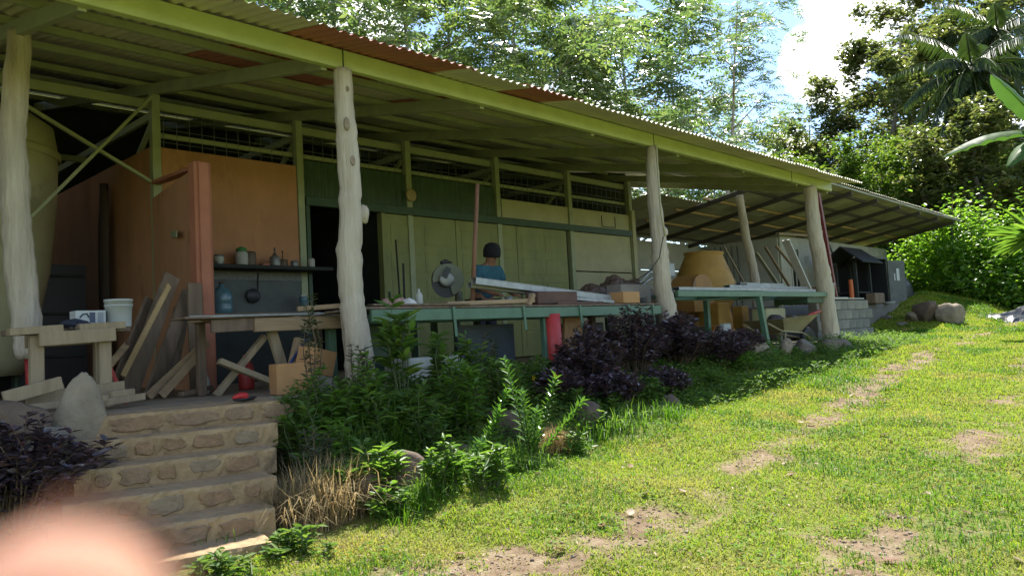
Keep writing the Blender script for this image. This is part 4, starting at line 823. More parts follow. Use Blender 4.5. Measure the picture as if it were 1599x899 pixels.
child(MB().beam((11.6, 1.7, .42), (13.75, 1.7, .42), .08, .10), 'frame_rail', M_YEL, MX)
child(MB().box(13.05, 13.30, 1.0, 1.2, .30, .70, .01), 'guard_plate', M_YEL, MX)
for y in (1.38, 2.1): child(MB().lathe((11.75, y, .22), [(.06, 0), (.15, 0), (.22, .01), (.22, .07), (.15, .08), (.06, .08)], 24, (0, 1, 0)), 'wheel', M_BLACK, MX, True)
tag(MB().box(11.55, 11.95, 1.65, 1.95, 1.27, 1.52, .02, Matrix.Translation((0, 0, 0))).build('white_machine_head', M_WHITE), 'white metal casing left of the mixer drum', 'casing')
WBR = empty('wheelbarrow', (13.2, .3, 0), 'old wheelbarrow with rusty tray full of junk under the higher bench', 'wheelbarrow')
M_TRAY = mat('tray_paint', (.30, .26, .13), .6, c2=(.20, .15, .08), c3=(.13, .07, .04), thr=.56, scale=5, bump=.12)
V = []
for (z, x0, x1, y0, y1) in ((.20, 12.75, 13.45, .10, .50), (.42, 12.40, 13.85, -.05, .68), (.425, 12.42, 13.83, -.03, .66), (.215, 12.77, 13.43, .12, .48)): V += [(x0, y0, z), (x1, y0, z+(.06 if z > .4 else 0)), (x1, y1, z+(.06 if z > .4 else 0)), (x0, y1, z)]
F = [(s*4+k, s*4+(k+1) % 4, s*4+4+(k+1) % 4, s*4+4+k) for s in range(3) for k in range(4)]+[(3, 2, 1, 0), (12, 13, 14, 15)]
child(MB().add(V, F), 'tray', M_TRAY, WBR)
wl = child(MB().lathe((13.98, .22, .05), [(.13, -.03), (.19, -.04), (.205, 0), (.19, .04), (.13, .03)], 28, (.25, 1, 0)), 'wheel', M_BLACK, WBR, True)
child(MB().lathe((13.98, .22, .05), [(.02, -.04), (.03, -.03), (.13, -.02), (.13, .02), (.03, .03), (.02, .04)], 20, (.25, 1, 0)), 'rim', M_TRAY, wl, True)
for y in (.08, .52): child(MB().tube([(13.98, .22+(y-.3)*.3, .05), (13.4, y, .17), (12.6, y, .22), (12.0, y-.05, .36)], .018, 8), 'handle', M_TRAY, WBR, True); child(MB().tube([(12.75, y, .20), (12.62, y, -.1)], .016, 6), 'leg', M_TRAY, WBR, True)
tag(MB().lathe((13.35, .26, .32), [(.075, 0), (.085, .16), (.088, .165), (.08, .165), (.07, .01)], 18, (.7, -.4, .6)).build('tin_can', M_STEEL, None, True), 'dented pale tin lying in the wheelbarrow', 'tin')
tag(MB().box(12.55, 13.30, .30, .58, .34, .62, .02, Matrix.Rotation(.0, 4, 'Z')).build('cream_appliance', M_CREAM), 'cream appliance case heaped in the wheelbarrow', 'case')
k = rock_mesh('j', .26, .18, .12, 91, 3, .6); tag(link('junk_sack', k, mat('dark_sack', (.07, .06, .055), .9, bump=.4)), 'dark sack in the left of the wheelbarrow', 'sack').location = (12.72, .22, .40)
tag(MB().tube([(13.55, .0, .47), (13.95, -.04, .53)], [.022, .03], 8).build('red_torch', M_REDPAINT, None, True), 'small red tool handle over the wheelbarrow front', 'tool')
tag(MB().box(11.35, 11.58, .45, .55, .22, .40, .02).build('white_jug', M_WHITE), 'white jug under the higher bench below the mixer', 'jug')
# ------------------------------------------------------------------ rear shed on its raised slab
def zs_(y, x=20): return 3.47-.165*(y-1)-.012*(x-19)
S = empty('rear_shed', (21, 3, .7), 'grey boarded shed with a wide lean-to roof beyond the workshop', 'shed')
M_SHWALL = mat('grey_shed_board', (.42, .41, .34), .8, c2=(.33, .32, .26), c3=(.24, .23, .19), thr=.6, scale=2.5, bump=.1)
M_SHROOF = [mat('shed_roof_zinc', (.46, .45, .34), .6, c2=(.25, .25, .20), c3=(.20, .18, .13), thr=.62, scale=1.2, bump=.05), mat('shed_roof_zinc_dull', (.36, .35, .26), .6, c2=(.18, .18, .14), c3=(.22, .16, .10), thr=.6, scale=1.2, bump=.05)]
M_SHRAFT = mat('dark_brown_steel', (.06, .05, .04), .6, bump=.05)
x = 13.75; i = 0; cache = {}
while x < 27.8:
    w_ = 1.05
    for r_, (ya, yb) in enumerate(((.95, 3.3), (3.2, 5.7))):
        if r_ == 0 and x < 15.2: continue
        k = (i*7+r_*3) % 2
        key = (r_, k)
        if key not in cache:
            cache[key] = sheet_mesh(1.10, ya, yb, pitch=.13, amp=.014, fz=lambda y: zs_(y, 19)); cache[key].materials.append(M_SHROOF[k])
        inst('roof_sheet', cache[key], (x, 0, -.012*(x-19)+.03*r_+(i % 2)*.006), S)
    x += w_; i += 1
XE = x
for xr in np.arange(15.5, XE, 1.75): child(MB().beam((xr, 1.0, zs_(1.0, xr)-.12), (xr, 5.6, zs_(5.6, xr)-.12), .05, .10), 'rafter', M_SHRAFT, S)
for y in (1.35, 2.1, 2.85, 3.6, 4.4, 5.2): child(MB().beam((15.3, y, zs_(y, 15.3)-.038), (XE-.1, y, zs_(y, XE)-.038), .06, .05), 'purlin', M_YWOOD if 2.5 < y < 4.5 else M_SHRAFT, S)
child(MB().beam((15.3, .98, zs_(.98, 15.3)-.05), (XE, .98, zs_(.98, XE)-.02), .02, .04), 'edge_angle', M_SHROOF[1], S)
child(logpost([(15.55, 2.15, 3.15), (15.72, 2.15, 2.3), (15.98, 2.15, 1.45), (16.05, 2.15, .0)], [.085, .09, .10, .11], 21), 'log_post', M_LOG, S, True)
a = hy(1277, 305, 1.15); b_ = hy(1291, 385, 1.15); d = b_-a
child(MB().beam(a+d*-.3, a+d*2.6, .09, .09), 'red_post', mat('dark_red_steel', (.16, .03, .025), .5, bump=.05), S)
for xr in (28.2,): child(MB().tube([(xr, 1.2, .3), (xr, 1.2, zs_(1.2, xr)-.1)], .035, 8), 'steel_post', M_DKGREEN, S)
# walls: boards one by one
def wallboards(x0, x1, y, z0, z1, w_, openings=()):
    xx = x0
    while xx < x1-.01:
        xe = min(xx+w_, x1); segs = [(z0, z1)]
        for (oa, ob, za, zb) in openings:
            if xe > oa+.01 and xx < ob-.01: segs = [(z0, za), (zb, z1)]
        for s0, s1 in segs: child(MB().box(xx+.004, xe-.004, y-.02, y+.02, s0, s1, .004), 'wall_board', M_SHWALL, S)
        xx = xe
wallboards(19.68, 28.0, 3.2, .72, 2.66, .58, ((20.26, 20.84, 1.15, 2.40), (23.16, 24.32, 1.15, 2.44)))
for (oa, ob, za, zb) in ((20.26, 20.84, 1.15, 2.40), (23.16, 24.32, 1.15, 2.44)):
    wn = child(MB().box(oa+.07, ob-.07, 3.19, 3.22, za+.07, zb-.07, .002), 'window', mat('dark_window_glass', (.012, .015, .015), .15, spec=.6, bump=0), S)
    fr = MB(); fr.box(oa, oa+.07, 3.16, 3.23, za, zb).box(ob-.07, ob, 3.16, 3.23, za, zb).box(oa+.07, ob-.07, 3.16, 3.23, za, za+.07).box(oa+.07, ob-.07, 3.16, 3.23, zb-.07, zb).box((oa+ob)/2-.02, (oa+ob)/2+.02, 3.165, 3.188, za+.07, zb-.07)
    child(fr, 'frame', M_SHWALL, wn)
yy = 3.22
while yy < 5.6: ye = min(yy+.6, 5.6); child(MB().box(19.62, 19.66, yy+.004, ye-.004, .72, 2.62, .004), 'side_board', M_SHWALL, S); yy = ye
for z0, z1 in ((.72, 1.3), (1.31, 1.9), (1.91, 2.66)):
    xx = 13.75
    while xx < 19.5: xe = min(xx+1.95, 19.6); child(MB().box(xx+.01, xe-.01, 5.5, 5.54, z0+.008, z1, .005), 'rear_board', M_SHWALL, S); xx = xe
child(MB().box(13.7, 19.6, 5.54, 5.60, -.1, .715), 'rear_plinth', M_GREY, S)
child(MB().beam((19.3, 3.05, 2.66), (21.2, 3.05, 2.72), .10, .07), 'eave_timber', M_TREST, S)
for k in range(5): child(MB().tube([(18.9+.12*k, 4.6-.1*k, .75), (19.0+.12*k, 4.7-.1*k, 2.5)], .02, 6), 'leaning_pipe', M_GREY, S)
child(MB().box(15.6, 28.6, 1.55, 7.0, .0, .72, .02), 'slab', mat('shed_concrete', (.16, .15, .13), .9, bump=.2), S)
# concrete block wall, every block a part
BW = empty('block_wall', (16.5, .5, -.2), 'low grey concrete block wall right of the last log post', 'wall')
M_BLOCKS = [mat('concrete_block_a', (.25, .24, .21), .92, c2=(.17, .165, .145), c3=(.10, .10, .08), thr=.6, scale=5, bump=.6, bscale=30), mat('concrete_block_b', (.20, .195, .175), .92, c2=(.13, .13, .115), c3=(.09, .09, .07), thr=.58, scale=5, bump=.6, bscale=30)]
blk = []
for m_ in M_BLOCKS:
    o = MB().box(-.195, .195, -.09, .09, 0, .19, .010).build('concrete_block', m_); blk.append(o.data); bpy.data.objects.remove(o)
for r_ in range(5):
    xx = 14.95+(.2 if r_ % 2 else 0)
    while xx < 17.7:
        inst('concrete_block', random.choice(blk), (xx+.2, .5+random.uniform(-.006, .006), -.24+r_*.2), BW); xx += .4
    for k in range(4): inst('concrete_block', random.choice(blk), (17.80+(.03 if r_ % 2 else 0), .80+k*.4, -.24+r_*.2), BW, (0, 0, math.pi/2))
mo = MB(); mo.box(14.95, 17.72, .43, .57, -.24, .755, .0).box(17.74, 17.86, .5, 2.3, -.24, .755, 0); child(mo, 'mortar', M_GREY, BW)
child(MB().box(15.6, 16.6, .40, .95, .775, .815, .006), 'coping', mat('pale_coping', (.45, .45, .41), .8, bump=.1), BW); child(MB().box(16.65, 17.5, .40, .9, .775, .80, .006), 'coping', MATS['pale_coping'], BW)
tag(MB().lathe((16.05, .62, .817), [(.13, 0), (.14, .01), (.155, .27), (.165, .27), (.165, .29), (.15, .29), (.135, .02), (.01, .015)], 24, cap=False).build('white_pail', M_WHITE, None, True), 'white pail standing on the block wall', 'bucket')
for k, (a, b_, w_, mm, lab) in enumerate([((15.55, .75, .82), (15.0, .95, 2.0), .20, M_WHITE, 'wide pale board leaning behind the last log post'), ((16.3, .9, .82), (15.3, 1.3, 1.95), .07, M_TREST, 'thin pole leaning above the block wall pail'), ((16.9, 2.6, .8), (16.3, 3.0, 2.2), .05, M_TREST, 'thin lath leaning left of the shed window'), ((18.6, 2.5, .75), (17.9, 3.0, 2.1), .16, M_CREAM, 'grey board leaning left of the last log post'), ((18.9, 2.4, .75), (18.2, 2.9, 2.25), .10, M_WOOD, 'brown board leaning beside the grey board'), ((23.3, 2.7, .75), (22.6, 3.08, 2.7), .05, M_DKGREEN, 'thin pole leaning across the shed window')]):
    tag(MB().beam(a, b_, w_, .03).build('leaning_board', mm, origin=a), lab, 'board', 'boards leaning at the shed')
# small house-shaped shelter, cabinet and odds
K = empty('pitched_shelter', (21.2, 1.9, .72), 'small house-shaped shelter with dark pitched roof on legs', 'shelter')
for x in (20.75, 21.75):
    for y in (1.7, 2.2): child(MB().box(x-.04, x+.04, y-.04, y+.04, .72, 1.85), 'leg', M_DARK, K)
for s in (-1, 1):
    child(MB().beam((21.25, 1.95+s*.0, 2.24), (21.25, 1.95+s*.55, 1.80), 1.5, .035, (0, s*.5, .8)), 'roof_slope', M_BLACK, K)
child(MB().box(20.7, 21.8, 1.68, 2.22, 1.02, 1.06), 'deck', M_DARK, K)
CB = empty('dark_metal_cabinet', (23, 1.9, .72), 'dark open metal cabinet with its door swung wide beside the shed', 'cabinet')
child(MB().box(21.95, 23.35, 2.55, 2.6, .72, 1.98), 'back_panel', M_BLACK, CB); child(MB().box(21.95, 22.0, 1.75, 2.55, .72, 1.98), 'side_panel', M_BLACK, CB); child(MB().box(23.3, 23.35, 1.75, 2.55, .72, 1.98), 'side_panel', M_BLACK, CB); child(MB().box(21.9, 23.4, 1.7, 2.6, 1.982, 2.03), 'top_panel', M_GREY, CB)
dr = child(MB().beam((23.36, 1.73, 1.34), (24.05, 1.5, 1.34), .04, 1.24), 'door', M_GREY, CB)
child(MB().beam((23.66, 1.60, 1.55), (23.78, 1.56, 1.55), .02, .35), 'window_slot', M_WHITE, dr); child(MB().beam((23.55, 1.635, 1.48), (23.60, 1.62, 1.48), .02, .2), 'window_slot', M_WHITE, dr)
tag(MB().box(20.3, 21.2, 2.3, 2.8, .722, 1.25, .02).build('wooden_crate', mat('red_brown_crate', (.20, .08, .04), .8)), 'red-brown crate under the house-shaped shelter', 'crate')
tag(MB().box(21.95-.9, 21.95-.2, 1.35, 1.6, .722, 1.0, .02).build('small_stool', M_PLANK), 'low dark stool in front of the house-shaped shelter', 'stool')
tag(MB().tube([(20.1, 1.6, .72), (20.1, 1.6, 1.35)], [.06, .05], 10).build('orange_cone', mat('orange_plastic', (.55, .12, .03), .5)), 'thin orange post beside the red-brown crate', 'post')
tag(MB().lathe((22.4, 1.45, .70), [(.12, 0), (.15, .06), (.155, .07), (.14, .07)], 18).build('white_basin', M_WHITE, None, True), 'small white basin in front of the dark cabinet', 'basin')
k = rock_mesh('sack', .42, .32, .42, 95, 3, .5); o = tag(link('rubbish_sack', k, mat('black_sack', (.02, .02, .022), .35, bump=.4, bscale=12)), 'black rubbish sack right of the cabinet door', 'sack'); o.location = (25.0, 1.9, 1.15)
k = rock_mesh('sack', .32, .28, .22, 96, 3, .6); o = tag(link('pale_sack', k, M_CREAM), 'pale sack lying on top of the black rubbish sack', 'sack'); o.location = (25.1, 2.1, 1.55)
# black tarp heap on the lawn at right
n_, m_ = 40, 18; V = []; rn = random.Random(9)
p0 = Vector((24.6, -1.45, 0)); d0 = Vector((math.cos(-.62), math.sin(-.62), 0)); e0 = Vector((-d0.y, d0.x, 0))
for i in range(n_+1):
    for j in range(m_+1):
        u = i/n_; v = j/m_; p = p0+d0*(u*5.6-1.2)+e0*(v*1.9-.9)
        h = .62*math.sin(math.pi*min(1, u*1.1))**.6*math.sin(math.pi*v)**.8*(.75+.25*math.sin(u*17+v*5)+.16*math.sin(v*21+u*7))
        V.append((p.x+rn.gauss(0, .015), p.y+rn.gauss(0, .015), float(ground_z(p.x, p.y))-.03+h+rn.gauss(0, .01)))
F = [(i*(m_+1)+j, (i+1)*(m_+1)+j, (i+1)*(m_+1)+j+1, i*(m_+1)+j+1) for i in range(n_) for j in range(m_)]
tag(MB().add(V, F).build('black_sheeting', mat('black_plastic_sheet', (.02, .02, .022), .32, c2=(.012, .012, .014), c3=(.30, .30, .30), thr=.66, scale=3, bump=.5, bscale=9), None), 'heap of crumpled black plastic sheeting on the grass', 'sheeting')
# ------------------------------------------------------------------ foliage materials
L_FEATH = leafmat('feathery_leaf', [(.085, .13, .06), (.115, .17, .072), (.15, .205, .085), (.22, .245, .105)], .26, .5, .8, (1.15, 1.4, .7))
L_FEATH2 = leafmat('feathery_leaf_yellowish', [(.095, .14, .06), (.135, .185, .072), (.18, .225, .09), (.27, .275, .115)], .26, .5, .8, (1.15, 1.4, .7))
L_DARK = leafmat('dark_broad_leaf', [(.07, .095, .04), (.10, .125, .05), (.135, .155, .065), (.18, .17, .085)], .28, .5, .7)
L_LIGHT = leafmat('light_broad_leaf', [(.055, .11, .02), (.085, .15, .028), (.12, .19, .035), (.19, .22, .04)], .45, .5, .4)
L_HEDGE = leafmat('hedge_leaf', [(.08, .17, .025), (.12, .23, .032), (.17, .29, .042), (.23, .33, .055)], .32, .62, .5)
L_FOREST = leafmat('forest_leaf', [(.02, .04, .012), (.035, .06, .016), (.05, .085, .02), (.09, .12, .03)], .5, .35, .3)
L_PALM = leafmat('palm_leaf', [(.025, .05, .018), (.04, .07, .022), (.06, .09, .03)], .35, .3, .6)
L_BAN = leafmat('banana_leaf', [(.045, .10, .03), (.06, .12, .035)], .55, .4, .2)
L_PURP = leafmat('purple_leaf', [(.05, .042, .05), (.068, .054, .066), (.09, .064, .078), (.13, .07, .08)], .28, .15, .7, (1.2, .6, .8))
L_WEED = leafmat('weed_leaf', [(.06, .115, .03), (.085, .155, .036), (.12, .20, .045), (.17, .23, .05)], .55, .45, .2)
L_FERN = leafmat('fern_leaf', [(.075, .15, .03), (.11, .20, .036), (.15, .24, .045)], .45, .5, .4)
L_GLOSS = leafmat('glossy_leaf', [(.05, .12, .025), (.075, .16, .03), (.10, .19, .035)], .2, .4, .8)
L_DRY = leafmat('dry_grass_blade', [(.26, .19, .10), (.38, .29, .16), (.48, .39, .22), (.20, .17, .08)], .6, .5, .3, (1.1, 1, .8))
L_LAWN = leafmat('lawn_blade', [(.16, .27, .028), (.22, .32, .034), (.27, .36, .042), (.32, .36, .055), (.34, .30, .11)], .6, .45, .12, (1.25, 1.3, .55))
L_LAWN2 = leafmat('lush_lawn_blade', [(.06, .14, .016), (.09, .19, .02), (.13, .23, .028)], .5, .45, .25, (1.3, 1.4, .5))
def turf_patches(m, c, lo, hi, scale):
    # spatial variation of the turf itself: drier, yellower areas
    n = m.node_tree; cr = [k for k in n.nodes if k.type == 'VALTORGB'][0]; tc = n.nodes.new('ShaderNodeTexCoord'); no = n.nodes.new('ShaderNodeTexNoise'); no.inputs['Scale'].default_value = scale; no.inputs['Detail'].default_value = 5; n.links.new(tc.outputs['Object'], no.inputs['Vector'])
    mr = n.nodes.new('ShaderNodeMapRange'); mr.inputs['From Min'].default_value = lo; mr.inputs['From Max'].default_value = hi; mr.inputs['To Max'].default_value = .8; n.links.new(no.outputs['Fac'], mr.inputs['Value'])
    mx = n.nodes.new('ShaderNodeMix'); mx.data_type = 'RGBA'; mx.inputs[7].default_value = (*c, 1); tg = [l.to_socket for l in cr.outputs['Color'].links]; n.links.new(mr.outputs[0], mx.inputs[0]); n.links.new(cr.outputs['Color'], mx.inputs[6])
    for t in tg: n.links.new(mx.outputs[2], t)
turf_patches(L_LAWN, (.40, .33, .13), .50, .72, 1.3)
L_GREYL = leafmat('grey_green_leaf', [(.06, .075, .045), (.085, .10, .06), (.11, .12, .075)], .5, .35, .3)
M_BARK = mat('grey_bark', (.24, .21, .17), .9, c2=(.13, .115, .09), scale=6, bump=.6, bscale=18, stretch=(1, 1, .4))
M_STEMG = mat('green_stem', (.08, .10, .035), .7, bump=.1)
M_STEMB = mat('woody_stem', (.12, .08, .05), .85, bump=.2)

# ------------------------------------------------------------------ trees
def gz(x, y): return float(ground_z(x, y))
def tree(name, label, base, h, cz0, rx, seed, lm, kind='pinnate', nleaf=1100, trunk_r=.16, lean=(0, 0), nlimb=16, group=None, cat='tree', leafL=.16, leafW=.055, frL=.6, pairs=7, bark=None, up=.45, droop=.5):
    rng = np.random.default_rng(seed); rn = random.Random(seed); base = Vector(base)
    e = empty(name, base, label, cat, group); mb = MB()
    n = 9; tp = [base+Vector((lean[0]*(i/n)**1.3+rn.gauss(0, .05)*(i > 0), lean[1]*(i/n)**1.3+rn.gauss(0, .05)*(i > 0), h*.96*i/n)) for i in range(n+1)]
    mb.tube(tp, [trunk_r*(1.25 if i == 0 else 1-.85*i/n) for i in range(n+1)], 9, jit=.04, rng=rn)
    tips = []
    def at(f): t = f*n; k = min(int(t), n-1); return tp[k].lerp(tp[k+1], t-k)
    f0 = max(.12, (cz0-base.z)/h)
    for i in range(nlimb):
        f = f0+(.97-f0)*(i+.5)/nlimb; a = i*2.39996+rn.uniform(-.4, .4); g_ = (f-f0)/(1-f0)
        L = rx*(.55+.6*math.sin(math.pi*min(1, g_*.8+.18)))*rn.uniform(.75, 1.15)
        s = at(f-.06); d = Vector((math.cos(a), math.sin(a), up+rn.uniform(-.15, .25))).normalized(); pts = [s]
        for k in range(4): d = (d+Vector((rn.gauss(0, .12), rn.gauss(0, .12), .03))).normalized(); pts.append(pts[-1]+d*L/4)
        r0 = trunk_r*.38*(1-.6*g_); mb.tube(pts, [r0, r0*.75, r0*.5, r0*.3, r0*.12], 5)
        for k in range(6):
            j = rn.choice((1, 2, 2, 3, 3, 4)); s2 = pts[j]; d2 = (d+Vector((rn.gauss(0, .8), rn.gauss(0, .8), rn.gauss(.15, .4)))).normalized(); l2 = L*rn.uniform(.22, .45); m_ = s2+d2*l2*.5+Vector((0, 0, .05)); q = s2+d2*l2
            mb.tube([s2, m_, q], [r0*.25, r0*.16, r0*.06], 4); tips += [(m_, d2), (q, d2), (q, d2), (s2.lerp(q, .75), d2)]
        tips.append((pts[-1], d))
    tips.append((tp[-1], Vector((0, 0, 1))))
    trunk = child(mb, 'trunk', bark or M_BARK, e, True)
    T = np.array([t[0] for t in tips]); D = np.array([t[1] for t in tips]); idx = rng.integers(0, len(T), nleaf); fs = FS()
    if kind == 'pinnate':
        P = T[idx]+rng.normal(0, .16, (nleaf, 3)); Dd = D[idx]*.6+rnd_dirs(nleaf, -.35, .5, rng)
        fs.add(pinnate(P, Dd, rng.uniform(.7, 1.25, nleaf)*frL, pairs, leafL, leafW, droop, rng))
    else:
        P = T[idx]+rng.normal(0, .17*frL/.6, (nleaf, 3)); k = 6
        P2 = np.repeat(P, k, 0)+rng.normal(0, .06, (nleaf*k, 3)); Dd = np.repeat(D[idx], k, 0)*.25+rnd_dirs(nleaf*k, -.5, .55, rng)
        fs.add(leaves(P2, Dd, np.array([0, 0, 1.0])+rng.normal(0, .45, P2.shape), rng.uniform(.7, 1.25, len(P2))*leafL, leafW*rng.uniform(.8, 1.2, len(P2)), False, .15, .2))
    fs.build('crown', lm, e); return e
def base_at(px, depth): p = hd(px, 500, depth); return (p.x, p.y, gz(p.x, p.y)-.1)
GT = 'feathery trees behind the workshop'
FT = [(430, 19, 13, 4.2, 2.9, 'feathery-leaved tree rising above the top left roof edge', L_FEATH, (0, 0)),
      (530, 24, 15, 5, 3.2, 'feathery tree with a thick grey trunk above the red roof sheet', L_FEATH, (.3, 0)),
      (640, 20, 12, 4.0, 2.9, 'dense feathery tree behind the second log post side of roof', L_FEATH2, (.5, 0)),
      (735, 25, 14, 4.6, 3.3, 'tall feathery tree behind the middle of the workshop roof', L_FEATH, (0, .5)),
      (830, 22, 11, 3.8, 3.0, 'yellowish feathery tree behind the middle of the roof', L_FEATH2, (.3, .3)),
      (915, 27, 14.5, 4.6, 3.3, 'tall dense feathery tree left of the thin-trunked tree group', L_FEATH2, (0, 0)),
      (1000, 24, 11, 3.6, 2.9, 'broad feathery tree above the third log post', L_FEATH, (.4, .3)),
      (1075, 31, 12.5, 4.2, 3.2, 'feathery tree close left of the thin pale trunk', L_FEATH2, (0, 0)),
      (1120, 34, 9.5, 3.6, 2.8, 'lower feathery tree at the foot of the thin pale trunk', L_FEATH2, (0, 0))]
for k, (px, dp, h, c0, rx, lab, lm, ln) in enumerate(FT):
    tree('feathery_tree', lab, base_at(px, dp), h, c0, rx, 100+k, lm, nleaf=900, leafL=.26, leafW=.098, frL=.80, pairs=6, lean=ln, group=GT, trunk_r=.2 if k == 1 else .13)
b_ = base_at(1138, 29); tree('slender_tree', 'slender tree with a thin pale trunk and sparse crown against the sky', b_, 12.2, 7.2, 2.6, 131, L_FEATH, nleaf=430, trunk_r=.11, lean=(.9, -.9), nlimb=9, bark=mat('pale_bark', (.36, .31, .25), .85, c2=(.25, .21, .17), bump=.3), up=.75)
tree('sapling_tree', 'bright green sapling above the right end of the workshop roof', base_at(1185, 31), 5.6, 2.8, 2.0, 133, L_LIGHT, 'broad', 900, .06, leafL=.20, leafW=.09)
tree('broadleaf_tree', 'large dark brownish broadleaf tree under the white cloud', base_at(1395, 40), 14.2, 3.5, 4.3, 140, L_DARK, 'broad', 4800, .26, (1.2, -1.2), 24, leafL=.30, leafW=.15, frL=1.1, up=.4)
tree('broadleaf_tree', 'tall dark broadleaf tree behind the palm at the top right', base_at(1530, 44), 19, 6, 4.6, 144, L_DARK, 'broad', 4600, .28, (0, 0), 22, leafL=.30, leafW=.15, frL=1.1, up=.5)
tree('broadleaf_tree', 'smaller olive broadleaf tree left of the large dark one', base_at(1290, 42), 9.8, 3, 3.0, 142, L_DARK, 'broad', 2200, .16, (0, 0), 16, leafL=.24, leafW=.12, frL=1.0)
tree('broadleaf_tree', 'low dark broadleaf tree below the palm behind the hedge', base_at(1545, 29.5), 7.0, 1.8, 2.4, 146, L_DARK, 'broad', 2600, .14, (0, 0), 18, leafL=.26, leafW=.13, frL=.9)
GL = 'light green young trees beyond the shed roof'
for k, (px, dp, h, rx, lab) in enumerate([(1262, 34, 6.2, 2.0, 'light green young tree just right of the roof corner'), (1330, 36, 5.6, 2.2, 'light green young tree over the left of the shed roof'), (1395, 33, 6.6, 2.1, 'bright young tree above the middle of the shed roof'), (1455, 35, 6.4, 2.3, 'bright young tree above the right tip of the shed roof'), (1520, 32, 6.2, 2.2, 'bright young tree behind the hedge below the banana leaf'), (1585, 34, 6.6, 2.3, 'bright young tree at the right edge behind the hedge')]):
    tree('young_tree', lab, base_at(px, dp), h, 1.6, rx, 150+k, L_LIGHT, 'broad', 1500, .07, (0, 0), 15, GL, leafL=.22, leafW=.10, frL=.8)
# dense undergrowth behind everything: one mass
rng = np.random.default_rng(21); n = 52000
px = rng.uniform(1120, 1720, n); dp = rng.uniform(41, 62, n); zz = rng.uniform(0, 1, n)**1.3
D3 = _fw[None]+_r[None]*((px-799.5)/CAM_F)[:, None]; P = CP+D3*dp[:, None]
top = 5.2+3.2*vnoise(px, dp*0, 60, 4)+1.5*vnoise(px, dp, 14, 5); P[:, 2] = ground_z(P[:, 0], P[:, 1])+zz*top
P += rng.normal(0, .25, P.shape)
fs = FS(); fs.add(leaves(P, rnd_dirs(n, -.6, .4, rng), np.array([0, 0, 1.0])+rng.normal(0, .5, P.shape), rng.uniform(.28, .5, n), rng.uniform(.14, .26, n)))
tag(fs.build('forest', L_FOREST), 'dark mass of undergrowth and trees behind the shed and hedge', 'forest', kind='stuff')
# palm
def palm(base, h, lab, seed, nf=20, fl=3.6):
    rng = np.random.default_rng(seed); base = Vector(base); e = empty('palm_tree', base, lab, 'palm'); mb = MB(); top = base+Vector((.2, 0, h))
    mb.tube([base, base+Vector((.1, 0, h*.5)), top], [.3, .26, .28], 12, jit=.06); child(mb, 'trunk', M_BARK, e, True)
    fs = FS(); rb = MB()
    for i in range(nf):
        a = i*2.39996; el = 1.0-2.3*(i/nf)**1.1; d = Vector((math.cos(a)*math.cos(el), math.sin(a)*math.cos(el), math.sin(el))); m_ = 16; pts = []; p = top.copy(); L = fl*rng.uniform(.85, 1.1)
        for k in range(m_+1):
            pts.append(p.copy()); d = (d+Vector((0, 0, -.075))).normalized(); p = p+d*L/m_
        rb.tube(pts, [.05*(1-.85*k/m_) for k in range(m_+1)], 4)
        P = []; Dd = []; S = d.cross(Vector((0, 0, 1))).normalized()
        for k in range(2, m_*3):
            t = k/3; j = min(int(t), m_-1); q = pts[j].lerp(pts[j+1], t-j); ax = (pts[j+1]-pts[j]).normalized()
            for s in (-1, 1): P.append(q); Dd.append(S*s*.8+ax*.5+Vector((0, 0, -.75)))
        P = np.array(P); Dd = np.array(Dd)+rng.normal(0, .08, (len(Dd), 3)); l = np.interp(np.arange(len(P)), [0, len(P)*.4, len(P)], [.5, .8, .3])
        fs.add(leaves(P, Dd, np.tile(np.array([[0.3, .3, 1.0]]), (len(P), 1)), l, .055, False, .1, .25))
    child(rb, 'frond_ribs', M_STEMG, e, True); fs.build('fronds', L_PALM, e)
palm(base_at(1552, 31), 9.0, 'tall palm with drooping fronds at the upper right', 61, 34, 3.4)
palm(base_at(1600, 36), 12.0, 'second palm partly cut by the right top corner', 62, 22, 3.6)
# banana plants
def banana(base, h, lab, specs, seed, wl=.26):
    rng = random.Random(seed); base = Vector(base); e = empty('banana_plant', base, lab, 'banana plant'); top = base+Vector((0, 0, h))
    child(MB().tube([base, base.lerp(top, .5), top+Vector((0, 0, .2))], [.14, .11, .06], 10), 'stem', mat('banana_stem', (.16, .17, .07), .6, scale=5, bump=.1), e, True)
    for (dirx, diry, rise, L, sag) in specs:
        d = Vector((dirx, diry, rise)).normalized(); n = 22; p = top.copy(); S = d.cross(Vector((0, 0, 1))).normalized(); V = []; F = []; rib = []
        for i in range(n+1):
            t = i/n; w_ = wl*math.sin(math.pi*min(1, max(0, (t-.12)/.88)))**.55 if t > .12 else .02
            N = S.cross(d).normalized()
            ra = rng.uniform(.82, 1.06); rb_ = rng.uniform(.82, 1.06); rib.append(p.copy())
            V += [p-S*w_*ra-N*w_*.45*(1 if i % 3 else 1.35), p-S*w_*.5*ra+N*w_*.03, p, p+S*w_*.5*rb_+N*w_*.03, p+S*w_*rb_-N*w_*.45*(1 if i % 4 else 1.3)]
            d = (d+Vector((0, 0, -sag/n))).normalized(); p = p+d*L/n
        F = [(i*5+k, i*5+k+1, (i+1)*5+k+1, (i+1)*5+k) for i in range(n) for k in range(4)]
        lf = child(MB().add(V, F), 'leaf', L_BAN, e, True); child(MB().tube(rib, [.022*(1-.85*i/n) for i in range(n+1)], 5), 'midrib', L_WEED, lf, True)
c = hd(1640, 212, 15.5)
R3 = Vector(_r); 
def rel(a, z=0, f=0): v = R3*a+Vector(_fw)*f; return v.x, v.y
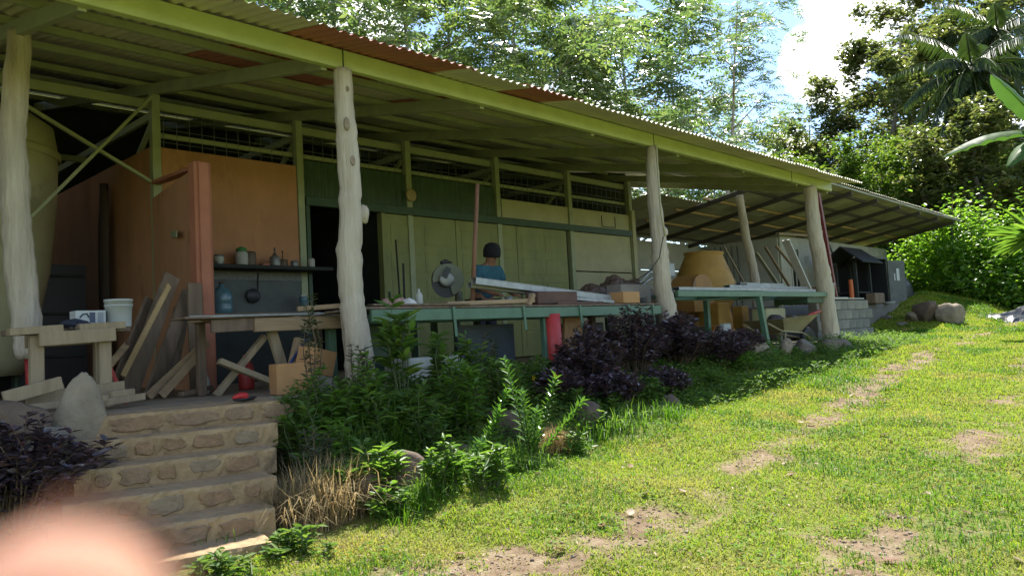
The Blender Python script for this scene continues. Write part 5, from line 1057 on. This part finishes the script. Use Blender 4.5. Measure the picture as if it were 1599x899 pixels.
banana((c.x, c.y, gz(c.x, c.y)), c.z-gz(c.x, c.y), 'banana plant with big arching leaves at the right edge', [(*rel(-.55), .85, 1.7, .35), (*rel(-1, 0, .2), .42, 2.1, 1.0), (*rel(-.8, 0, -.3), .05, 1.5, 1.1), (*rel(-.1, 0, .6), 1.0, 1.9, .5), (*rel(.9), .4, 2.0, 1.0), (*rel(.5, 0, -.6), .6, 1.8, 1.0)], 5, .25)
c = hd(1400, 400, 33); banana((c.x, c.y, gz(c.x, c.y)), c.z-gz(c.x, c.y), 'banana plant behind the dark cabinet', [(*rel(-.6), .8, 1.8, .9), (*rel(.7), .7, 1.9, 1.0), (*rel(.2, 0, -.8), .6, 1.8, 1.1), (*rel(-.9, 0, -.3), .4, 1.8, 1.2)], 6, .3)
# spiky plant at the right edge
c = hd(1618, 372, 17); SP = empty('spiky_plant', (c.x, c.y, gz(c.x, c.y)), 'spiky strap-leaved plant at the right edge before the hedge', 'plant')
child(MB().tube([(c.x, c.y, gz(c.x, c.y)), (c.x+.05, c.y, c.z)], [.07, .05], 8), 'stem', M_BARK, SP, True)
n = 60; rng = np.random.default_rng(8); fs = FS(); d = rnd_dirs(n, -.2, .95, rng); fs.add(leaves(np.tile(np.array(c), (n, 1)), d, np.array([0, 0, 1.0])+0*d, rng.uniform(.7, 1.05, n), .07, True, .2, .35)); fs.build('leaves', L_FERN, SP)
# hedge
def leafmass(name, lab, cat, cen, rx, ry, h, ang, n, L, Wd, lm, seed, stems=14, group=None):
    rng = np.random.default_rng(seed); rn = random.Random(seed); cen = Vector(cen); e = empty(name, cen, lab, cat, group)
    d = rnd_dirs(n, -.25, 1, rng); r = 1-rng.normal(0.06, .15, n); lump = .66+.62*vnoise(d[:, 0]*4+d[:, 2]*3, d[:, 1]*4, 1.0, seed)+.34*(vnoise(d[:, 0]*11, d[:, 1]*11+d[:, 2]*9, 1.0, seed+1)-.5)
    P = d*(r*lump)[:, None]*np.array([rx, ry, h]); ca, sa = math.cos(ang), math.sin(ang); P = np.stack([P[:, 0]*ca-P[:, 1]*sa, P[:, 0]*sa+P[:, 1]*ca, np.abs(P[:, 2])], 1)+np.array(cen)
    fs = FS(); fs.add(leaves(P, rnd_dirs(n, -.6, .4, rng)+d*.4, np.array([0, 0, .9])+d*.5+rng.normal(0, .35, P.shape), rng.uniform(.7, 1.25, n)*L, rng.uniform(.8, 1.2, n)*Wd, True, .15, .2)); fs.build('foliage', lm, e)
    mb = MB()
    for i in range(stems):
        q = Vector(P[rng.integers(0, n)]); b0 = cen+Vector((rn.uniform(-.4, .4)*rx*ca, rn.uniform(-.4, .4)*rx*sa, 0)); mb.tube([b0, b0.lerp(q, .5)+Vector((0, 0, .1*h)), q], [.02*h, .014*h, .005*h], 4)
    child(mb, 'stems', M_STEMB, e); return e
for k, (px, py, dp, rx, ry, h, n, lab) in enumerate([(1490, 468, 26, 1.7, 1.7, 2.35, 9000, 'dense bright green hedge bush right of the shed'), (1568, 470, 25, 1.7, 1.7, 2.5, 9000, 'dense bright green hedge bush below the banana plant'), (1440, 455, 29, .9, .8, 1.7, 3200, 'smaller loose bush between the shed and the hedge'), (1630, 470, 24, 1.4, 1.5, 2.3, 5000, 'dense green hedge bush cut by the right edge')]):
    p = hd(px, py, dp); leafmass('hedge_bush', lab, 'bush', (p.x, p.y, gz(p.x, p.y)-.05), rx, ry, h, .4, n, .16, .085, L_HEDGE, 70+k, group='bright bushes right of the shed')
# ------------------------------------------------------------------ planting along the bank
def bush(name, lab, cat, base, rx, ry, h, ns, nl, L, Wd, lm, seed, stem=None, group=None, lean=(0, 0)):
    rng = np.random.default_rng(seed); rn = random.Random(seed); base = Vector(base); e = empty(name, base, lab, cat, group); mb = MB(); P = []; D = []
    for i in range(ns):
        a = rn.uniform(0, 6.283); r = math.sqrt(rn.random()); q = base+Vector((math.cos(a)*rx*r+lean[0], math.sin(a)*ry*r+lean[1], h*(1-.55*r*r)*rn.uniform(.75, 1.08))); b0 = base+Vector((math.cos(a)*rx*.3*r, math.sin(a)*ry*.3*r, -.05)); m_ = b0.lerp(q, .55)+Vector((rn.gauss(0, .04), rn.gauss(0, .04), .10*h))
        mb.tube([b0, m_, q], [.006, .005, .002], 4)
        for k in range(max(2, nl//ns)):
            t = rn.uniform(.2, 1)**.8; p = (b0*(1-t)**2+m_*2*t*(1-t)+q*t*t); P.append(p); aa = rn.uniform(0, 6.283); ax = (q-m_).normalized(); D.append(ax*.45+Vector((math.cos(aa), math.sin(aa), rn.uniform(-.2, .35))))
    child(mb, 'stems', stem or M_STEMB, e); P = np.array(P); D = np.array(D); fs = FS(); n = len(P)
    fs.add(leaves(P, D, np.array([0, 0, 1.0])+rng.normal(0, .35, P.shape), rng.uniform(.65, 1.25, n)*L, rng.uniform(.8, 1.15, n)*Wd, True, .12, .18)); fs.build('foliage', lm, e); return e
def at(px, py, Y): p = hy(px, py, Y); return (p.x, p.y, gz(p.x, p.y))
GP = 'purple-leaved shrubs along the bank'
for k, (px, py, Y, rx, ry, h, nl, lab) in enumerate([(925, 640, -.55, .5, .40, .62, 1700, 'purple-leaved shrub right of the red pipe leg'), (990, 610, -.45, .55, .42, .74, 1900, 'tallest purple shrub below the right end of the green bench'), (1060, 590, -.40, .55, .42, .66, 1900, 'purple shrub in front of the third log post'), (1125, 590, -.55, .50, .40, .50, 1500, 'purple shrub with sunlit shining leaves at the right of its row'), (880, 655, -.75, .38, .3, .34, 900, 'low purple shrub behind the glossy stems'), (960, 655, -.95, .42, .3, .36, 1000, 'low front purple shrub under the tallest one'), (1040, 640, -.9, .42, .3, .34, 1000, 'low front purple shrub before the third log post'), (1165, 575, -.35, .36, .3, .40, 900, 'purple shrub at the right end before the bench leg')]):
    bush('purple_shrub', lab, 'shrub', at(px, py, Y), rx, ry, h, 95, int(nl*2.2), .058+.008*(k % 3), .028+.004*(k % 3), L_PURP, 200+k, group=GP)
p = hy(40, 770, -.75); bush('purple_shrub', 'purple-leaved shrub left of the stone steps', 'shrub', (p.x-.05, p.y, p.z-.12), .40, .32, .52, 70, 2200, .062, .032, L_PURP, 210, group=GP, lean=(.05, 0))
p = hy(150, 720, -.55); bush('purple_shrub', 'purple sprig leaning over the left ends of the steps', 'shrub', (p.x-.15, p.y, p.z-.12), .14, .12, .30, 10, 130, .075, .036, L_PURP, 211, group=GP, lean=(.13, -.05))
bush('leafy_weed', 'tall leafy green weed in front of the left bench end', 'plant', at(632, 640, -.55), .16, .14, 1.02, 8, 150, .17, .055, L_WEED, 220, M_STEMG)
bush('leafy_weed', 'second leafy green weed right of the tall one', 'plant', at(690, 640, -.5), .2, .16, .66, 9, 150, .13, .045, L_WEED, 221, M_STEMG)
bush('leafy_weed', 'leafy weed below the bench left of the glossy stems', 'plant', at(745, 650, -.45), .22, .18, .62, 12, 240, .09, .035, L_WEED, 222, M_STEMG)
bush('grey_weed', 'thin grey-leaved weed rising before the timber bench', 'plant', at(492, 640, -.35), .09, .09, .95, 4, 190, .06, .018, L_GREYL, 223)
bush('grey_weed', 'thin grey-leaved weed below the middle of the green bench', 'plant', at(770, 620, -.3), .14, .10, .62, 6, 240, .055, .016, L_GREYL, 224)
bush('grey_weed', 'grey-leaved weed at the foot of the knotty log post', 'plant', at(560, 650, -.3), .18, .14, .50, 8, 260, .055, .018, L_GREYL, 225)
bush('grey_weed', 'grey-leaved sprig over the floor before the orange-brown box', 'plant', at(440, 650, -.35), .22, .12, .34, 5, 150, .06, .018, L_GREYL, 226, lean=(-.18, 0))
bush('yellow_flower_plant', 'low weed with yellow flowers beside the red pipe leg', 'plant', at(830, 640, -.45), .22, .16, .40, 10, 220, .06, .022, L_WEED, 227, M_STEMG)
for k, (px, py, Y, h, L, W_, lab) in enumerate([(540, 700, -.75, .34, .09, .032, 'leafy weed just above the dry grass tufts'), (585, 690, -.8, .42, .11, .038, 'leafy weed left of the arching grass'), (655, 690, -.85, .40, .10, .036, 'leafy weed above the mossy rock'), (720, 700, -.9, .36, .10, .036, 'leafy weed right of the mossy rock'), (800, 680, -.75, .40, .08, .03, 'leafy weed behind the round dry tuft'), (900, 680, -1.0, .26, .07, .026, 'leafy weed right of the round dry tuft'), (950, 670, -1.05, .22, .07, .026, 'leafy weed below the left purple shrub'), (1020, 655, -1.0, .24, .07, .026, 'leafy weed below the tallest purple shrub'), (1110, 630, -.95, .22, .07, .024, 'leafy weed below the sunlit purple shrub'), (1165, 605, -.85, .24, .07, .024, 'leafy weed right of the purple shrubs'), (330, 850, -1.95, .16, .06, .024, 'low weed at the foot of the stone steps'), (470, 850, -1.85, .16, .06, .024, 'low weed before the big dry tuft'), (610, 810, -1.7, .2, .07, .028, 'low weed left of the mossy rock base'), (755, 770, -1.6, .2, .07, .026, 'low weed at the lawn edge below the bright tuft')]):
    bush('leafy_weed', lab, 'plant', at(px, py, Y), .2, .16, h, 14, 300, L, W_, L_WEED if k % 3 else L_FERN, 240+k, M_STEMG, group='leafy weeds on the bank')
for k, (px, py, h, L, W_, lab) in enumerate([(610, 782, .40, .085, .03, 'bright sunlit weed left of the mossy rock'), (700, 770, .36, .08, .028, 'bright sunlit weed right of the mossy rock'), (770, 765, .34, .075, .026, 'bright sunlit weed below the glossy stems'), (545, 800, .34, .085, .03, 'bright sunlit weed right of the big dry tuft'), (905, 712, .22, .06, .024, 'bright sunlit weed right of the round dry tuft at the lawn edge')]):
    p = hg(px, py); bush('sunlit_weed', lab, 'plant', (p.x, p.y+.02, p.z), .17, .12, h, 16, 320, L, W_, L_FERN, 270+k, M_STEMG, group='sunlit weeds along the lawn edge')
for k, (x, y, h, n_, lab) in enumerate([(3.15, -.55, .55, 420, 'dense leafy weed beside the top step'), (3.05, -1.0, .55, 420, 'dense leafy weed beside the middle steps'), (2.95, -1.4, .42, 360, 'dense leafy weed behind the dry tuft beside the lower steps'), (3.5, -.75, .6, 420, 'dense leafy weed before the knotty log post'), (3.9, -1.0, .5, 380, 'dense leafy weed on the bank left of the tall weed'), (4.4, -.85, .62, 420, 'dense leafy weed under the left half of the green bench'), (5.0, -.8, .55, 400, 'dense leafy weed on the bank below the chop saw')]):
    bush('bank_weed', lab, 'plant', (x, y, gz(x, y)), .26, .22, h, 20, n_, .075+.012*(k % 3), .026+.005*(k % 2), L_FERN if k % 2 else L_WEED, 290+k, M_STEMG, group='dense weeds on the bank')
bush('leafy_weed', 'weed spilling over the right end of the upper steps', 'plant', (2.98, -.72, -.45), .22, .2, .5, 14, 260, .085, .03, L_WEED, 280, M_STEMG)
bush('grey_weed', 'grey-leaved weed over the right end of the middle steps', 'plant', (2.78, -1.15, -.6), .2, .2, .5, 10, 320, .055, .018, L_GREYL, 281)
def fern(lab, base, n, L, seed, lm=L_FERN, pairs=15, ll=.075, z=.9, lean=(0, 0)):
    rng = np.random.default_rng(seed); e = empty('fern', base, lab, 'fern'); a = rng.uniform(0, 6.283, n); el = rng.uniform(.45, z, n); D = np.stack([np.cos(a)*np.cos(el)+lean[0], np.sin(a)*np.cos(el)+lean[1], np.sin(el)], 1)
    fs = FS(); fs.add(pinnate(np.tile(np.array(base, float), (n, 1)), D, rng.uniform(.75, 1.2, n)*L, pairs, ll, ll*.28, .55, rng)); fs.build('fronds', lm, e)
    mb = MB(); b0 = Vector(base)
    for d, l in zip(unit(D), rng.uniform(.75, 1.2, n)*L): mb.tube([b0+Vector(d)*l*t-Vector((0, 0, .55*l*t*t)) for t in (0, .3, .6, .9)], [.004, .003, .002, .001], 3)
    child(mb, 'ribs', M_STEMG, e)
fern('light green fern left of the knotty post above the dry grass', at(425, 690, -.55), 9, .40, 301)
fern('fern in the shade below the left end of the green bench', at(600, 660, -.5), 10, .46, 302)
fern('yellow-green fern left of the glossy stems', at(705, 660, -.7), 12, .50, 303)
fern('fern growing against the foot of the third log post', (9.35, -.12, -.05), 10, .62, 304, z=1.3)
fern('pale fern frond cluster right of the purple shrubs', at(1185, 575, -.5), 9, .55, 305)
fern('small bright fern on the lawn edge below the purple shrubs', at(1085, 640, -1.05), 8, .26, 306)
fern('shaded fern beside the right rock of the top step', at(480, 690, -.45), 8, .36, 307)
# glossy stems
def glossy(lab, base, tips, seed):
    rn = random.Random(seed); rng = np.random.default_rng(seed); base = Vector(base); e = empty('glossy_stem_plant', base, lab, 'plant'); mb = MB(); fs = FS()
    for tpx in tips:
        q = Vector(tpx); m_ = base.lerp(q, .5)+Vector((0, 0, -.02)); pts = [base*(1-t)**2+m_*2*t*(1-t)+q*t*t for t in np.linspace(0, 1, 8)]; mb.tube(pts, [.007-.0006*i for i in range(8)], 5); P = []; D = []; n = 70
        for k in range(n):
            t = .18+.82*k/n; p = base*(1-t)**2+m_*2*t*(1-t)+q*t*t; ax = (q-base).normalized(); u = ax.orthogonal().normalized(); w = ax.cross(u); a = k*2.39996; P.append(p); D.append((u*math.cos(a)+w*math.sin(a))*.8+ax*.75)
        P = np.array(P); D = np.array(D); fs.add(leaves(P, D, np.tile(np.array((q-base).normalized()), (n, 1))*.6+np.array([0, 0, .6]), rng.uniform(.8, 1.15, n)*.075, .027, True, .1, .2))
    child(mb, 'stems', M_STEMG, e); fs.build('leaves', L_GLOSS, e)
b_ = hg(838, 722); b_ = Vector((b_.x, b_.y+.05, b_.z))
glossy('glossy-leaved shrub with four bright arching stems on the bank', b_, [hy(788, 560, b_.y+.0), hy(868, 588, b_.y-.05), hy(910, 625, b_.y-.08), hy(815, 610, b_.y-.05), hy(838, 640, b_.y-.1)], 401)
b2 = hg(735, 752); glossy('sunlit glossy stems leaning right above the weeds', (b2.x, b2.y+.05, b2.z), [hy(792, 610, b2.y), hy(782, 640, b2.y-.05), hy(750, 690, b2.y-.1)], 402)
# tufts
def tuft(name, lab, base, n, L, Wd, rx, bend, lm, seed, cat='grass tuft'):
    rng = np.random.default_rng(seed); base = Vector(base); e = empty(name, base, lab, cat); P = np.stack([np.clip(rng.normal(0, rx, n), -2*rx, 2*rx), np.clip(rng.normal(0, rx, n), -2*rx, 2*rx)*.8, 0*np.zeros(n)], 1)+np.array(base); P[:, 2] = ground_z(P[:, 0], P[:, 1])-.01
    a = rng.uniform(0, 6.283, n); fs = FS(); fs.add(blades(P, np.stack([np.cos(a), np.sin(a), 0*a], 1), rng.uniform(.5, 1.2, n)*L, Wd, rng.uniform(.15, 1, n)*bend)); fs.build('blades', lm, e)
p = hg(500, 812); tuft('dry_grass_tuft', 'big dry straw-coloured grass tuft right of the steps', p, 1900, .46, .0045, .15, 1.0, L_DRY, 501)
p = hg(455, 815); tuft('dry_grass_tuft', 'dry brown grass hanging beside the lowest step', p, 600, .34, .0045, .10, 1.0, L_DRY, 502)
p = hg(565, 790); tuft('dry_grass_tuft', 'dry grass mixed with green right of the big dry tuft', p, 600, .36, .0045, .14, 1.0, L_DRY, 503)
p = hg(862, 706); tuft('dry_grass_tuft', 'round brown dry tuft below the glossy stems', p, 1600, .26, .004, .085, .8, L_DRY, 504)
for k, (px, py, n_, L, lab) in enumerate([(560, 740, 150, .36, 'arching bright grass tuft behind the dry grass'), (620, 720, 150, .38, 'tall arching grass tuft left of the mossy rock'), (690, 770, 170, .24, 'short bright grass tuft right of the mossy rock'), (770, 745, 260, .30, 'dense upright bright grass tuft near the lawn edge'), (815, 735, 160, .24, 'bright grass tuft left of the round dry tuft'), (925, 690, 90, .28, 'strappy grass tuft at the lawn edge right of the dry tuft'), (985, 670, 100, .28, 'strappy grass tuft under the purple shrubs'), (1050, 655, 90, .26, 'strappy grass tuft at the shaded lawn edge'), (370, 850, 160, .16, 'low dark weeds at the foot of the steps'), (650, 800, 160, .18, 'low bright weeds before the mossy rock')]):
    p = hg(px, py); tuft('green_grass_tuft', lab, (p.x, p.y+.05, p.z), int(n_*1.7), L, .0075, .12, .95, L_WEED if k in (8,) else L_LAWN2 if k % 2 else L_FERN, 510+k)
# low ground cover over the bank: one mass
rng = np.random.default_rng(31); n = 60000; x = rng.uniform(1.0, 15, n); y = -1.55+1.5*rng.random(n)**.8
keep = ~((x > .9) & (x < 3.2) & (y > -2.2)) & (vnoise(x, y, .3, 9) > .22) & ((x < 11.5) | (y < -.45)); x, y = x[keep], y[keep]; n = len(x)
P = np.stack([x, y, ground_z(x, y)+rng.uniform(0, 1, n)**1.6*(.04+.22*vnoise(x, y, .4, 15))], 1); fs = FS()
fs.add(leaves(P, rnd_dirs(n, -.1, .7, rng), np.array([0, 0, 1.0])+rng.normal(0, .4, P.shape), rng.uniform(.03, .08, n), rng.uniform(.012, .03, n), False))
tag(fs.build('ground_cover', L_WEED), 'low leafy ground cover on the bank below the workshop', 'ground cover', kind='stuff')
# ------------------------------------------------------------------ lawn
rng = np.random.default_rng(41); PXs = rng.uniform(-40, 1640, 420000); 
def lawn(n, seed, lm, name, lab, lush):
    rng = np.random.default_rng(seed); s = rng.random(n); x = 1.2+27*s**1.75; ylo = -5.9+0*x; yhi = np.where(x < 3.2, -1.75, np.where(x > 15.5, 1.6, -.75)); y = ylo+(yhi-ylo)*rng.random(n)
    # keep what the lens could see, with a generous margin for other viewpoints
    z = ground_z(x, y); q = np.stack([x, y, z], 1)-CP; dz = q@_fw; u = 799.5+CAM_F*(q@_r)/dz; v = 449.5-CAM_F*(q@_u)/dz
    b = bare(x, y); lu = vnoise(x, y, .9, 12)*.65+vnoise(x, y, .35, 13)*.35
    dens = np.clip(1.12-1.42*b, .04, 1)
    sel = (u > -120) & (u < 1850) & (v < 1050) & (rng.random(n) < dens) & (((lu > .60) if lush else (lu < .74)) | (rng.random(n) < .06))
    x, y, z, b, dz = x[sel], y[sel], z[sel], b[sel], dz[sel]; n = len(x); a = rng.uniform(0, 6.283, n); sc = np.clip(dz/6.5, .8, 3.0)
    L = rng.uniform(.55, 1.25, n)*(.068 if lush else .042)*(1-.35*b)*(.55+.45*sc); W = rng.uniform(.7, 1.2, n)*.0068*sc
    fs = FS(); fs.add(blades(np.stack([x, y, z-.004], 1), np.stack([np.cos(a), np.sin(a), 0*a], 1), L, W, rng.uniform(.25, 1.0, n))); tag(fs.build(name, lm), lab, 'grass', kind='stuff')
lawn(600000, 42, L_LAWN, 'lawn_grass', 'short sunlit yellow-green lawn grass', False)
lawn(240000, 43, L_LAWN2, 'lush_grass', 'lusher darker green patches in the lawn', True)
# clover and broadleaf weeds in the turf: one mass
rng = np.random.default_rng(77); n = 26000; x = 1.5+18*rng.random(n)**1.6; y = -5.6+4.4*rng.random(n); k = (vnoise(x, y, .7, 21)*.6+vnoise(x, y, .22, 22)*.4 > .56) & (bare(x, y) < .55); x, y = x[k], y[k]; n = len(x)
P = np.stack([x, y, ground_z(x, y)+rng.uniform(.008, .05, n)], 1); fs = FS(); fs.add(leaves(P, rnd_dirs(n, -.15, .35, rng), np.array([0, 0, 1.0])+rng.normal(0, .3, P.shape), rng.uniform(.018, .04, n), rng.uniform(.012, .024, n), False))
tag(fs.build('lawn_weeds', leafmat('clover_leaf', [(.09, .19, .02), (.13, .24, .025), (.18, .28, .035)], .6, .4, .12)), 'small broadleaf weeds mixed through the lawn', 'weeds', kind='stuff')
# dead grass and leaf crumbs: one mass
rng = np.random.default_rng(78); n = 9000; x = 1.5+16*rng.random(n)**1.7; y = -5.6+4.2*rng.random(n); P = np.stack([x, y, ground_z(x, y)+rng.uniform(.006, .035, n)], 1); fs = FS(); fs.add(leaves(P, rnd_dirs(n, -.2, .3, rng), np.array([0, 0, 1.0])+rng.normal(0, .5, P.shape), rng.uniform(.015, .045, n), rng.uniform(.005, .014, n), False))
tag(fs.build('lawn_litter', leafmat('litter_flake', [(.10, .06, .035), (.26, .18, .10), (.42, .33, .22)], .7, .15, .2, (1, 1, 1))), 'dry crumbs of leaf and straw scattered over the lawn', 'litter', kind='stuff')
# gravel and clods in the worn ruts: one mass
rng = np.random.default_rng(79); n = 26000; x = 1.5+14*rng.random(n)**1.6; y = -5.4+4.0*rng.random(n); k = bare(x, y) > .5; x, y = x[k], y[k]; n = len(x); s = .003+.012*rng.random(n)**3.5
oc = np.array([[1, 0, 0], [0, 1, 0], [-1, 0, 0], [0, -1, 0], [0, 0, .7], [0, 0, -.7]]); V = np.stack([x, y, ground_z(x, y)+s*.2], 1)[:, None]+oc[None]*s[:, None, None]*rng.uniform(.6, 1.4, (n, 6, 1)); of = np.array([[0, 1, 4], [1, 2, 4], [2, 3, 4], [3, 0, 4], [1, 0, 5], [2, 1, 5], [3, 2, 5], [0, 3, 5]])
fs = FS(); fs.add((V.reshape(-1, 3), (np.arange(n)[:, None, None]*6+of[None]).reshape(-1, 3))); tag(fs.build('gravel', leafmat('gravel_stone', [(.12, .09, .06), (.22, .17, .12), (.34, .29, .22)], .9, .0, .2)), 'fine gravel and clods in the worn wheel ruts', 'gravel', kind='stuff')
# fallen leaves and small stones on the lawn
fl_m = [leafmat('fallen_leaf_tan', [(.30, .22, .14), (.36, .27, .18)], .6, .2, .3, (1, 1, 1)), leafmat('fallen_leaf_brown', [(.16, .08, .045), (.20, .10, .05)], .6, .2, .3, (1, 1, 1))]
fl_me = []
for k in range(2):
    V = []; F = []; n_ = 8
    for i in range(n_+1):
        t = i/n_; w_ = .34*math.sin(math.pi*(.04+.94*t))**.8; V += [(t-.5, -w_, .16*w_+.25*(t-.5)**2), (t-.5, -w_*.5, .03+.2*(t-.5)**2), (t-.5, 0, -.02+.22*(t-.5)**2), (t-.5, w_*.5, .03+.2*(t-.5)**2), (t-.5, w_, .2*w_+.25*(t-.5)**2)]
    F = [(i*5+j, i*5+j+1, (i+1)*5+j+1, (i+1)*5+j) for i in range(n_) for j in range(4)]
    o = MB().add(V, F).build('fallen_leaf', fl_m[k], None, True); fl_me.append(o.data); bpy.data.objects.remove(o)
for k, (px, py, c) in enumerate([(1008, 775, 0), (1380, 682, 0), (985, 805, 0), (985, 732, 1), (1066, 771, 0), (1225, 728, 0), (1150, 712, 0), (875, 863, 1), (1390, 690, 0), (1265, 665, 0), (1450, 775, 0), (1445, 776, 0), (690, 690, 0), (840, 744, 0), (1250, 662, 0), (1510, 805, 1), (1345, 886, 1), (1275, 728, 0), (1235, 745, 1), (1590, 880, 0), (940, 825, 1), (1390, 880, 1), (1400, 592, 0), (1330, 620, 0), (720, 870, 1), (930, 700, 1)]):
    p = hg(px, py); o = bpy.data.objects.new('fallen_leaf', fl_me[c]); COL.objects.link(o); sc = random.uniform(.04, .075)*(1.35 if k < 2 else 1); o.scale = (sc, sc, sc); o.location = (p.x, p.y, p.z+.022); o.rotation_euler = (random.uniform(-.4, .4), random.uniform(-.4, .4), random.uniform(0, 6.28))
    tag(o, 'largest pale curled leaf on the mid lawn near the worn patch' if k == 0 else 'pale curled leaf on the lush grass right of the wheel rut' if k == 1 else 'pale dry fallen leaf lying on the lawn' if c == 0 else 'dark brown fallen leaf lying on the lawn', 'leaf', 'pale fallen leaves' if c == 0 else 'brown fallen leaves')
# yellow flowers
for k, (px, py, Y) in enumerate([(946, 578, -.75), (832, 590, -.55), (865, 586, -.9)]):
    p = hy(px, py, Y); mb = MB()
    for i in range(5):
        a = i*1.2566; d = Vector((math.cos(a), -.45, math.sin(a))); s = Vector((-math.sin(a), 0, math.cos(a))); mb.add([p, p+d*.018+s*.011, p+d*.034, p+d*.018-s*.011], [(0, 1, 2, 3)])
    tag(mb.build('yellow_flower', leafmat('yellow_petal', [(.65, .42, .02), (.7, .5, .03)], .5, .3, .3, (1, 1, .6))), ['yellow flower against the purple shrubs', 'yellow flower left of the red pipe leg', 'yellow flower just under the red pipe leg'][k], 'flower', 'yellow flowers on the bank')
# ------------------------------------------------------------------ photographer's fingertip in front of the lens
FG = empty('finger', hd(20, 990, .05), 'out-of-focus pink fingertip at the lower left corner', 'finger')
cu, cr_, cf = Vector(_u), Vector(_r), Vector(_fw)
tip = Vector(CP)+cf*.052+cr_*((62-799.5)/CAM_F*.052)+cu*((449.5-1035)/CAM_F*.052)
ax = (cr_*-.72+cu*-.62+cf*-.05).normalized(); fl_ = [(-.0085, .0025), (-.0075, .0048), (-.005, .0072), (0, .0088), (.006, .0093), (.014, .0088), (.020, .0090), (.024, .0098), (.029, .0092), (.038, .0094), (.046, .0104), (.052, .0098), (.062, .0100), (.072, .0108)]
mf = MB(); mf.tube([tip+ax*t for t, r in fl_], [r for t, r in fl_], 24)
sk = mat('finger_skin', (.36, .20, .135), .5, var=.08, bump=.04); bs = sk.node_tree.nodes['Principled BSDF']; bs.inputs['Specular IOR Level'].default_value = .15; bs.inputs['Roughness'].default_value = .8; bs.inputs['Subsurface Weight'].default_value = .5; bs.inputs['Subsurface Radius'].default_value = (.012, .004, .002); bs.inputs['Subsurface Scale'].default_value = 1.0
child(mf, 'finger_body', sk, FG, True)
nm = MB(); nd = (cf*.9+cu*.3).normalized(); sd2 = ax.cross(nd).normalized(); V = []
for i in range(6):
    for j in range(7): a = (j-3)*.28; V.append(tip+ax*(-.006+i*.0024)+nd*(.0089*math.cos(a)+.0006-(.0022 if i == 0 else 0))+sd2*(.0092*math.sin(a)))
nm.add(V, [(i*7+j, i*7+j+1, (i+1)*7+j+1, (i+1)*7+j) for i in range(5) for j in range(6)]); child(nm, 'nail', mat('nail', (.70, .45, .38), .3, var=.05, bump=0), FG, True)
